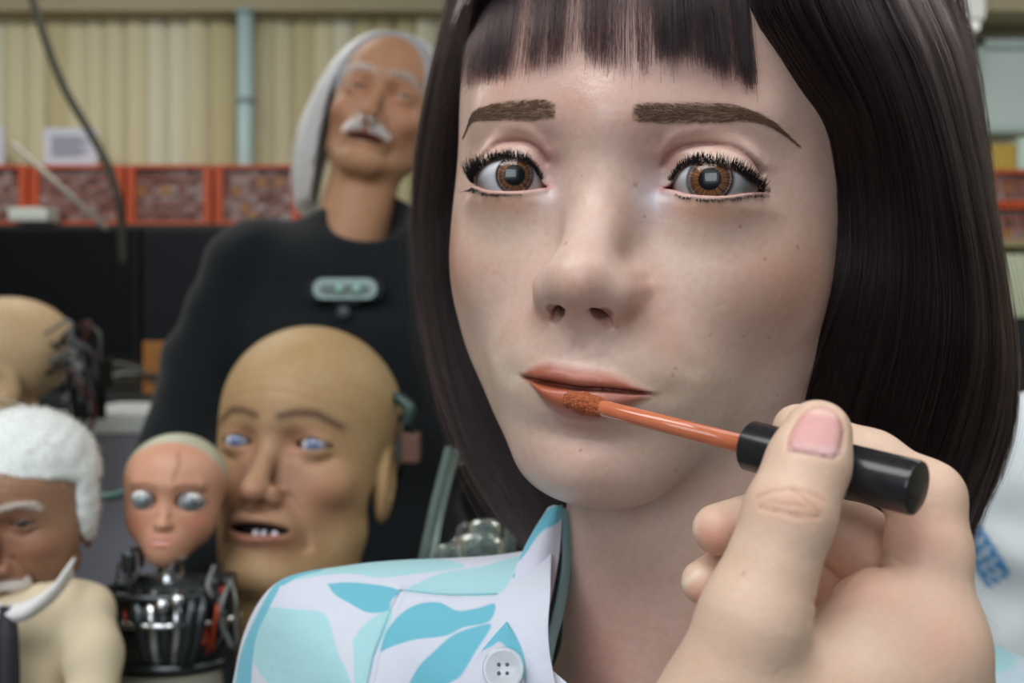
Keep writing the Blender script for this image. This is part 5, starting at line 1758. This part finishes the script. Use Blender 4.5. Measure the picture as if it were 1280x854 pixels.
# shelf with orange parts cabinets
SHELFM = mat('dark_shelf_board', srgb(50, 48, 48), rough=0.6)
sh = bevel_box('wall_shelf', (wx(-200, 3.1), 2.98, wz(287, 3.0)), (wx(640, 3.1), 3.24, wz(281, 3.0)), 0.002, SHELFM)
tag(sh, 'dark wall shelf carrying the row of orange parts cabinets', 'shelf')
ORANGE = mat('orange_cabinet_plastic', srgb(190, 82, 48), rough=0.45)
DRAW = [mat('smoky_drawer', srgb(134, 118, 114), rough=0.3, spec=0.5), mat('drawer_with_parts', srgb(112, 92, 88), rough=0.4), mat('clear_drawer', srgb(156, 146, 146), rough=0.25), mat('yellow_part_drawer', srgb(166, 130, 76), rough=0.4)]
def drawer_mesh(w, h, m):
    bm = bmesh.new()
    V, F = box_vf(-w / 2, w / 2, 0, 0.10, -h / 2, h / 2)
    V2, F2 = box_vf(-w * 0.2, w * 0.2, -0.008, 0.0, -h * 0.1, h * 0.08)
    me = bpy.data.meshes.new('drawer')
    Vj, Fj = join_vf([(V, F), (V2, F2)])
    me.from_pydata([tuple(q) for q in Vj], [], Fj)
    me.materials.append(m)
    bm.free()
    return me
DCACHE = {}
def cabinet(x0, x1, y0, y1, d, label, seed, cols=8, rows=6, depth=0.16, group='orange parts cabinets'):
    ax, bx, az, bz = wx(x0, d), wx(x1, d), wz(y1, d), wz(y0, d)
    e = bpy.data.objects.new('parts_cabinet', None)
    COL.objects.link(e); e.location = ((ax + bx) / 2, d + depth / 2, az)
    tag(e, label, 'cabinet', group)
    t = 0.012
    for nm, lo, hi in (('side_panel', (ax, d, az), (ax + 2 * t, d + depth, bz)), ('side_panel', (bx - 2 * t, d, az), (bx, d + depth, bz)),
                       ('top_panel', (ax + 2 * t, d, bz - t), (bx - 2 * t, d + depth, bz)), ('bottom_panel', (ax + 2 * t, d, az), (bx - 2 * t, d + depth, az + t)),
                       ('back_panel', (ax + 2 * t, d + depth - 0.006, az + t), (bx - 2 * t, d + depth, bz - t))):
        bevel_box(nm, lo, hi, 0.0015, ORANGE, e, 1)
    iw, ih = (bx - ax - 4 * t) / cols, (bz - az - 2 * t) / rows
    rs = random.Random(seed)
    key = (round(iw, 4), round(ih, 4))
    if key not in DCACHE:
        DCACHE[key] = [drawer_mesh(iw * 0.9, ih * 0.86, m) for m in DRAW]
    for i in range(cols):
        for j in range(rows):
            o = bpy.data.objects.new('drawer', DCACHE[key][rs.choice([0, 0, 1, 1, 2, 2, 0, 3 if rs.random() < 0.3 else 1])])
            COL.objects.link(o); o.parent = e
            o.location = (ax + 2 * t + (i + 0.5) * iw - e.location[0], d + 0.012 + rs.uniform(-0.004, 0.008) - e.location[1], az + t + (j + 0.5) * ih - e.location[2])
    # thin dividers between the drawer rows
    for j in range(1, rows):
        zz = az + t + j * ih
        bevel_box('divider', (ax + 2 * t, d + 0.01, zz - 0.002), (bx - 2 * t, d + depth - 0.01, zz + 0.002), 0, ORANGE, e)
    return e
CD = 3.0
cabinet(-76, 33, 206, 281, CD, 'orange parts cabinet with small drawers cut off by the left edge', 1)
cabinet(37, 154, 206, 281, CD, 'orange parts cabinet below the printed paper notice', 2)
cabinet(158, 264, 206, 281, CD, 'orange parts cabinet second from the white haired robot', 3)
cabinet(268, 374, 206, 281, CD, 'orange parts cabinet touching the white haired robot in view', 4)
# white tray and small tub in front of the cabinets
tr = bevel_box('plastic_tray', (wx(28, 2.99), 2.90, wz(281, 2.99)), (wx(76, 2.99), 2.985, wz(264, 2.99)), 0.008, mat('white_tray', srgb(206, 212, 206), rough=0.4))
tag(tr, 'small white plastic tray before the left orange cabinet', 'tray')

# bench with two black monitors
BD = 2.55
DESK = empty('lab_bench', (wx(150, 2.6) * 1000, 2700, -CAMZ * 1000), 'dark laboratory bench under the two black monitors', 'table')
BENCHM = mat('dark_bench', srgb(36, 38, 40), rough=0.5)
zt_ = wz(492, 2.45)
bevel_box('bench_top', (-2.6, 2.35, zt_ - 0.04), (0.5, 3.25, zt_), 0.004, BENCHM, DESK)
for lx in (-2.5, -1.0, 0.42):
    for ly in (2.42, 3.15):
        bevel_box('leg', (lx - 0.03, ly - 0.03, 0), (lx + 0.03, ly + 0.03, zt_ - 0.04), 0.002, BENCHM, DESK)
bevel_box('back_panel', (-2.5, 3.17, 0.05), (0.42, 3.2, zt_ - 0.04), 0.002, BENCHM, DESK)
SCREEN = mat('black_screen', (0.004, 0.005, 0.006, 1), rough=0.45, spec=0.15)
SCREEN2 = mat('dark_blue_screen', srgb(22, 26, 32), rough=0.5, spec=0.2)
def monitor(x0, x1, y0, y1, d, scr, label):
    e = empty('monitor', (wx((x0 + x1) / 2, d) * 1000, d * 1000, (zt_ - CAMZ) * 1000), label, 'monitor')
    a, b = wx(x0, d), wx(x1, d); lo, hi = wz(y1, d), wz(y0, d)
    bevel_box('housing', (a, d, lo), (b, d + 0.04, hi), 0.006, BLK, e)
    bevel_box('screen', (a + 0.012, d - 0.003, lo + 0.02), (b - 0.012, d + 0.002, hi - 0.012), 0.001, scr, e)
    bevel_box('stand_neck', ((a + b) / 2 - 0.03, d + 0.03, zt_ + 0.01), ((a + b) / 2 + 0.03, d + 0.06, lo + 0.1), 0.004, BLK, e)
    bevel_box('stand_foot', ((a + b) / 2 - 0.12, d - 0.05, zt_), ((a + b) / 2 + 0.12, d + 0.12, zt_ + 0.012), 0.004, BLK, e)
monitor(-120, 173, 283, 452, BD, SCREEN, 'black monitor at the left edge below the orange cabinets')
monitor(177, 470, 286, 456, BD, SCREEN2, 'black monitor partly behind the robot in the black sweater')
wb = bevel_box('wooden_block', (wx(178, 2.4), 2.40, zt_), (wx(230, 2.4), 2.48, wz(427, 2.4)), 0.004, mat('orange_wood', srgb(176, 120, 56), rough=0.6, noise=(30, srgb(140, 88, 40), 0.3)))
tag(wb, 'orange wooden block on the bench under the right monitor', 'block')
rk = np.random.default_rng(5)
for k, (x0, y0, x1, y1) in enumerate([(130, 452, 205, 484), (150, 470, 240, 486), (118, 480, 190, 470)]):
    P = spline([PX(x0, y0, 2380), PX((x0 + x1) / 2, (y0 + y1) / 2 - 8, 2370), PX(x1, y1, 2380)], 16)
    v, f = tube_vf(P, 5, 8)
    o = link_mesh('desk_cable', W(v), f, [CABLES[1], CABLES[0], CABLES[3]][k])
    tag(o, ['grey cable curving over the bench clutter', 'black cable lying along the bench', 'pale cable looping low on the bench'][k], 'cable')

# hanging cable and clear rod at upper left
P = spline([PX(30, -40, 2150), PX(50, 30, 2150), PX(78, 105, 2150), PX(112, 165, 2150), PX(138, 215, 2150), PX(150, 260, 2160), PX(154, 330, 2200)], 40)
v, f = tube_vf(P, 8.5, 10)
tag(link_mesh('hanging_cable', W(v), f, mat('grey_cable_sheath', srgb(74, 72, 62), rough=0.6)), 'thick grey cable hanging diagonally across the left blind', 'cable')
v, f = tube_vf([PX(14, 178, 2200), PX(134, 286, 2200)], 6.5, 10)
tag(link_mesh('metal_rod', W(v), f, mat('pale_rod', srgb(170, 160, 150), rough=0.4)), 'pale thin rod slanting before the orange cabinets', 'rod')

# table that carries the busts, with the white equipment case behind
TABLE = empty('work_table', (-250, 900, -CAMZ * 1000), 'dark work table under the robot busts', 'table')
TT = CAMZ - 0.395
bevel_box('table_top', (-1.0, 0.56, TT - 0.03), (0.25, 1.12, TT), 0.003, BENCHM, TABLE)
for lx in (-0.95, 0.2):
    for ly in (0.6, 1.08):
        bevel_box('leg', (lx - 0.02, ly - 0.02, 0), (lx + 0.02, ly + 0.02, TT - 0.03), 0.002, BENCHM, TABLE)
CASE = empty('equipment_case', (wx(140, 1.7) * 1000, 1800, -CAMZ * 1000), 'white topped grey equipment case standing behind the small robots', 'case')
d = 1.7
bevel_box('lid', (wx(60, d), d, wz(543, d)), (wx(206, d), d + 0.30, wz(516, d)), 0.008, mat('white_case_plastic', srgb(214, 220, 218), rough=0.4), CASE)
bevel_box('body', (wx(66, d), d + 0.01, 0.0), (wx(196, d), d + 0.29, wz(543, d)), 0.006, mat('lavender_grey_plastic', srgb(136, 136, 148), rough=0.5), CASE)
pxtube('air_hose', [(92, 606, 790), (115, 619, 780), (140, 621, 770), (164, 612, 760), (182, 600, 750)], 3.2, mat('teal_hose', srgb(130, 180, 176), rough=0.4), SMALL)

# clear plastic holder behind her hair
GLS = mat('clear_plastic', srgb(200, 224, 222), rough=0.12, trans=0.85, ior=1.3)
PLT = mat('pale_teal_plastic', srgb(176, 196, 192), rough=0.12, trans=0.85, ior=1.25)
HOLD = empty('plastic_holder', PX(590, 1010, 640), 'clear and pale plastic holder between the bald bust and her hair', 'holder')
def slab(name, pts, th, m, parent):
    """flat bar through 3 pixel points"""
    P = spline([PX(*q) for q in pts], 14)
    v, f = tube_vf(P, th, 4)
    return link_mesh(name, W(v), f, m, parent, smooth=False)
slab('upright', [(566, 560, 640), (548, 630, 632), (530, 715, 622), (515, 800, 615)], 5.0, PLT, HOLD)
slab('upright', [(648, 560, 660), (640, 640, 652), (634, 720, 640), (630, 800, 630)], 4.0, PLT, HOLD)
pl = loft([[(562, 570, 652), (545, 640, 644), (528, 720, 634), (515, 800, 628)], [(650, 570, 662), (642, 640, 654), (636, 720, 644), (630, 800, 638)]], 12, 8)
o_ = link_mesh('clear_panel', W(pl.reshape(-1, 3)), grid_faces(12, 8), CORNEA, HOLD)
md = o_.modifiers.new('thickness', 'SOLIDIFY'); md.thickness = 0.002
for cx, cy, r in ((606, 668, 10), (600, 700, 15), (560, 690, 7)):
    v, f = lathe_vf([(0, .5), (0, r * .7), (r * .3, r), (r * 1.2, r), (r * 1.5, r * .6), (r * 1.5, .5)], PX(cx, cy + 12, 622), (0, 0, 1), 24)
    link_mesh('knob', W(v), f, PLT, HOLD)
bevel_box('base', (wx(500, .62), 0.58, TT), (wx(650, .62), 0.70, wz(790, .62)), 0.004, PLT, HOLD)

# white carrier bag with blue print at the right
def bag(p):
    d_ = ell(p, PX(1290, 720, 620), (62, 50, 95))
    d_ = smin(d_, ell(p, PX(1330, 610, 640), (60, 45, 70)), 25)
    d_ = smin(d_, ell(p, PX(1270, 900, 610), (70, 60, 80)), 30)
    q = p.astype(np.float64)
    return (d_ + 2.4 * np.sin(q[:, 0] * 0.09 + q[:, 2] * 0.07 + 1.5 * np.sin(q[:, 2] * 0.05)) + 1.2 * np.sin(q[:, 2] * 0.16 - q[:, 0] * 0.11)).astype(np.float32)
gv, gf = surface(bag, (200, 530, -330), (430, 720, 20), 3.0, 1)
gx, gy = topx(gv)
rot = lambda cx, cy, a: ((gx - cx) * math.cos(a) + (gy - cy) * math.sin(a), -(gx - cx) * math.sin(a) + (gy - cy) * math.cos(a))
C = np.tile(np.array(srgb(222, 230, 234)[:3]), (len(gv), 1))
a_, b_ = rot(1226, 690, 1.0)
wpr = sstep(46, 40, np.abs(a_)) * sstep(20, 15, np.abs(b_)) * (gv[:, 1] < 640)
stripe = (np.sin(a_ * 0.42) > -0.2) & (np.abs(b_) < 11)
C = C + (np.array(srgb(70, 140, 196)[:3]) - C) * (wpr * np.where(stripe, 0.45, 1.0))[:, None]
BAG = link_mesh('carrier_bag', W(gv), gf, mat_attr('white_film', 'Col', rough=0.4, spec=0.4, mottle=[(14, (0.9, 0.94, 0.96, 1), 0.5)]), colors={'Col': C})
tag(BAG, 'crumpled white bag with a blue printed band at the right edge', 'bag')

# right side: window, lamp, boxes and more cabinets
WN = tag(bpy.data.objects.new('window_1', None), kind='structure')
COL.objects.link(WN); WN.location = (wx(1275, 3.4), 3.40, wz(165, 3.4))
dd = 3.40
a, b, lo, hi = wx(1216, dd), wx(1360, dd), wz(168, dd), wz(52, dd)
fm = mat('window_frame_paint', srgb(176, 196, 196), rough=0.5)
for nm, l_, h_ in (('frame', (a, dd - .03, lo), (b, dd + .04, lo + .03)), ('frame', (a, dd - .03, hi - .03), (b, dd + .04, hi)), ('frame', (a, dd - .03, lo), (a + .03, dd + .04, hi)), ('frame', (b - .03, dd - .03, lo), (b, dd + .04, hi))):
    bevel_box(nm, l_, h_, 0.003, fm, WN)
bevel_box('pane', (a + .03, dd + .02, lo + .03), (b - .03, dd + .03, hi - .03), 0, mat('daylight_pane', srgb(190, 214, 222), rough=0.3, emit=(srgb(196, 220, 230), 0.45)), WN)
nsl = 14
for i in range(nsl):
    z = lo + .04 + (hi - lo - .08) * i / (nsl - 1)
    bevel_box('slat', (a + .03, dd - .012, z - .009), (b - .03, dd - .004, z + .009), 0, mat('venetian_slat', srgb(196, 210, 210), rough=0.5), WN)
CL_ = bpy.data.objects.new('ceiling_lamp', None)
COL.objects.link(CL_); dl = 2.9
CL_.location = (wx(1205, dl), dl + .1, ZT)
tag(CL_, 'long white fluorescent ceiling lamp at the upper right', 'lamp')
bevel_box('housing', (wx(1182, dl), dl, wz(24, dl)), (wx(1232, dl), dl + .28, ZT), 0.005, mat('lamp_white', srgb(210, 214, 210), rough=0.5), CL_)
bevel_box('diffuser', (wx(1186, dl), dl + .01, wz(36, dl)), (wx(1228, dl), dl + .27, wz(24, dl)), 0.008, mat('lamp_diffuser', srgb(226, 230, 224), rough=0.4, emit=(srgb(226, 234, 224), 0.25)), CL_)
sh2 = bevel_box('wall_shelf', (wx(1190, 3.1), 2.95, wz(312, 3.05)), (wx(1420, 3.1), 3.28, wz(303, 3.05)), 0.002, mat('beige_shelf_board', srgb(150, 138, 110), rough=0.6))
tag(sh2, 'beige wall shelf under the right orange cabinets', 'shelf')
cabinet(1234, 1340, 256, 303, 3.05, 'orange parts cabinet on the right shelf, lower of two', 8, cols=7, rows=3, group='orange parts cabinets')
cabinet(1234, 1340, 212, 255, 3.06, 'orange parts cabinet on the right shelf, upper of two', 9, cols=7, rows=3, group='orange parts cabinets')
yb = bevel_box('cardboard_box', (wx(1226, 3.1), 3.06, wz(212, 3.06)), (wx(1262, 3.1), 3.2, wz(180, 3.06)), 0.003, mat('yellow_card', srgb(186, 160, 74), rough=0.7, noise=(12, srgb(170, 142, 60), 0.3)))
tag(yb, 'yellow box on top of the right orange cabinets', 'box')
wbx = bevel_box('plastic_box', (wx(1264, 3.1), 3.06, wz(212, 3.06)), (wx(1320, 3.1), 3.2, wz(172, 3.06)), 0.003, mat('pale_green_box', srgb(190, 208, 196), rough=0.6))
tag(wbx, 'pale green box beside the yellow box on the right cabinets', 'box')
lb = bevel_box('storage_bin', (wx(1250, 2.9), 2.9, wz(398, 2.9)), (wx(1340, 2.9), 3.15, wz(318, 2.9)), 0.006, mat('pale_bin', srgb(196, 204, 178), rough=0.5))
tag(lb, 'pale green storage bin below the right shelf', 'bin')
lk = empty('locker', (wx(1310, 2.7) * 1000, 2780, -CAMZ * 1000), 'black locker at the right edge under the pale bin', 'locker')
bevel_box('body', (wx(1256, 2.7), 2.75, 0), (wx(1400, 2.7), 3.15, wz(398, 2.9)), 0.004, BLK, lk)
bevel_box('door', (wx(1260, 2.7), 2.73, 0.06), (wx(1396, 2.7), 2.75, wz(406, 2.75)), 0.004, mat('locker_black', (0.02, 0.02, 0.022, 1), rough=0.4), lk)
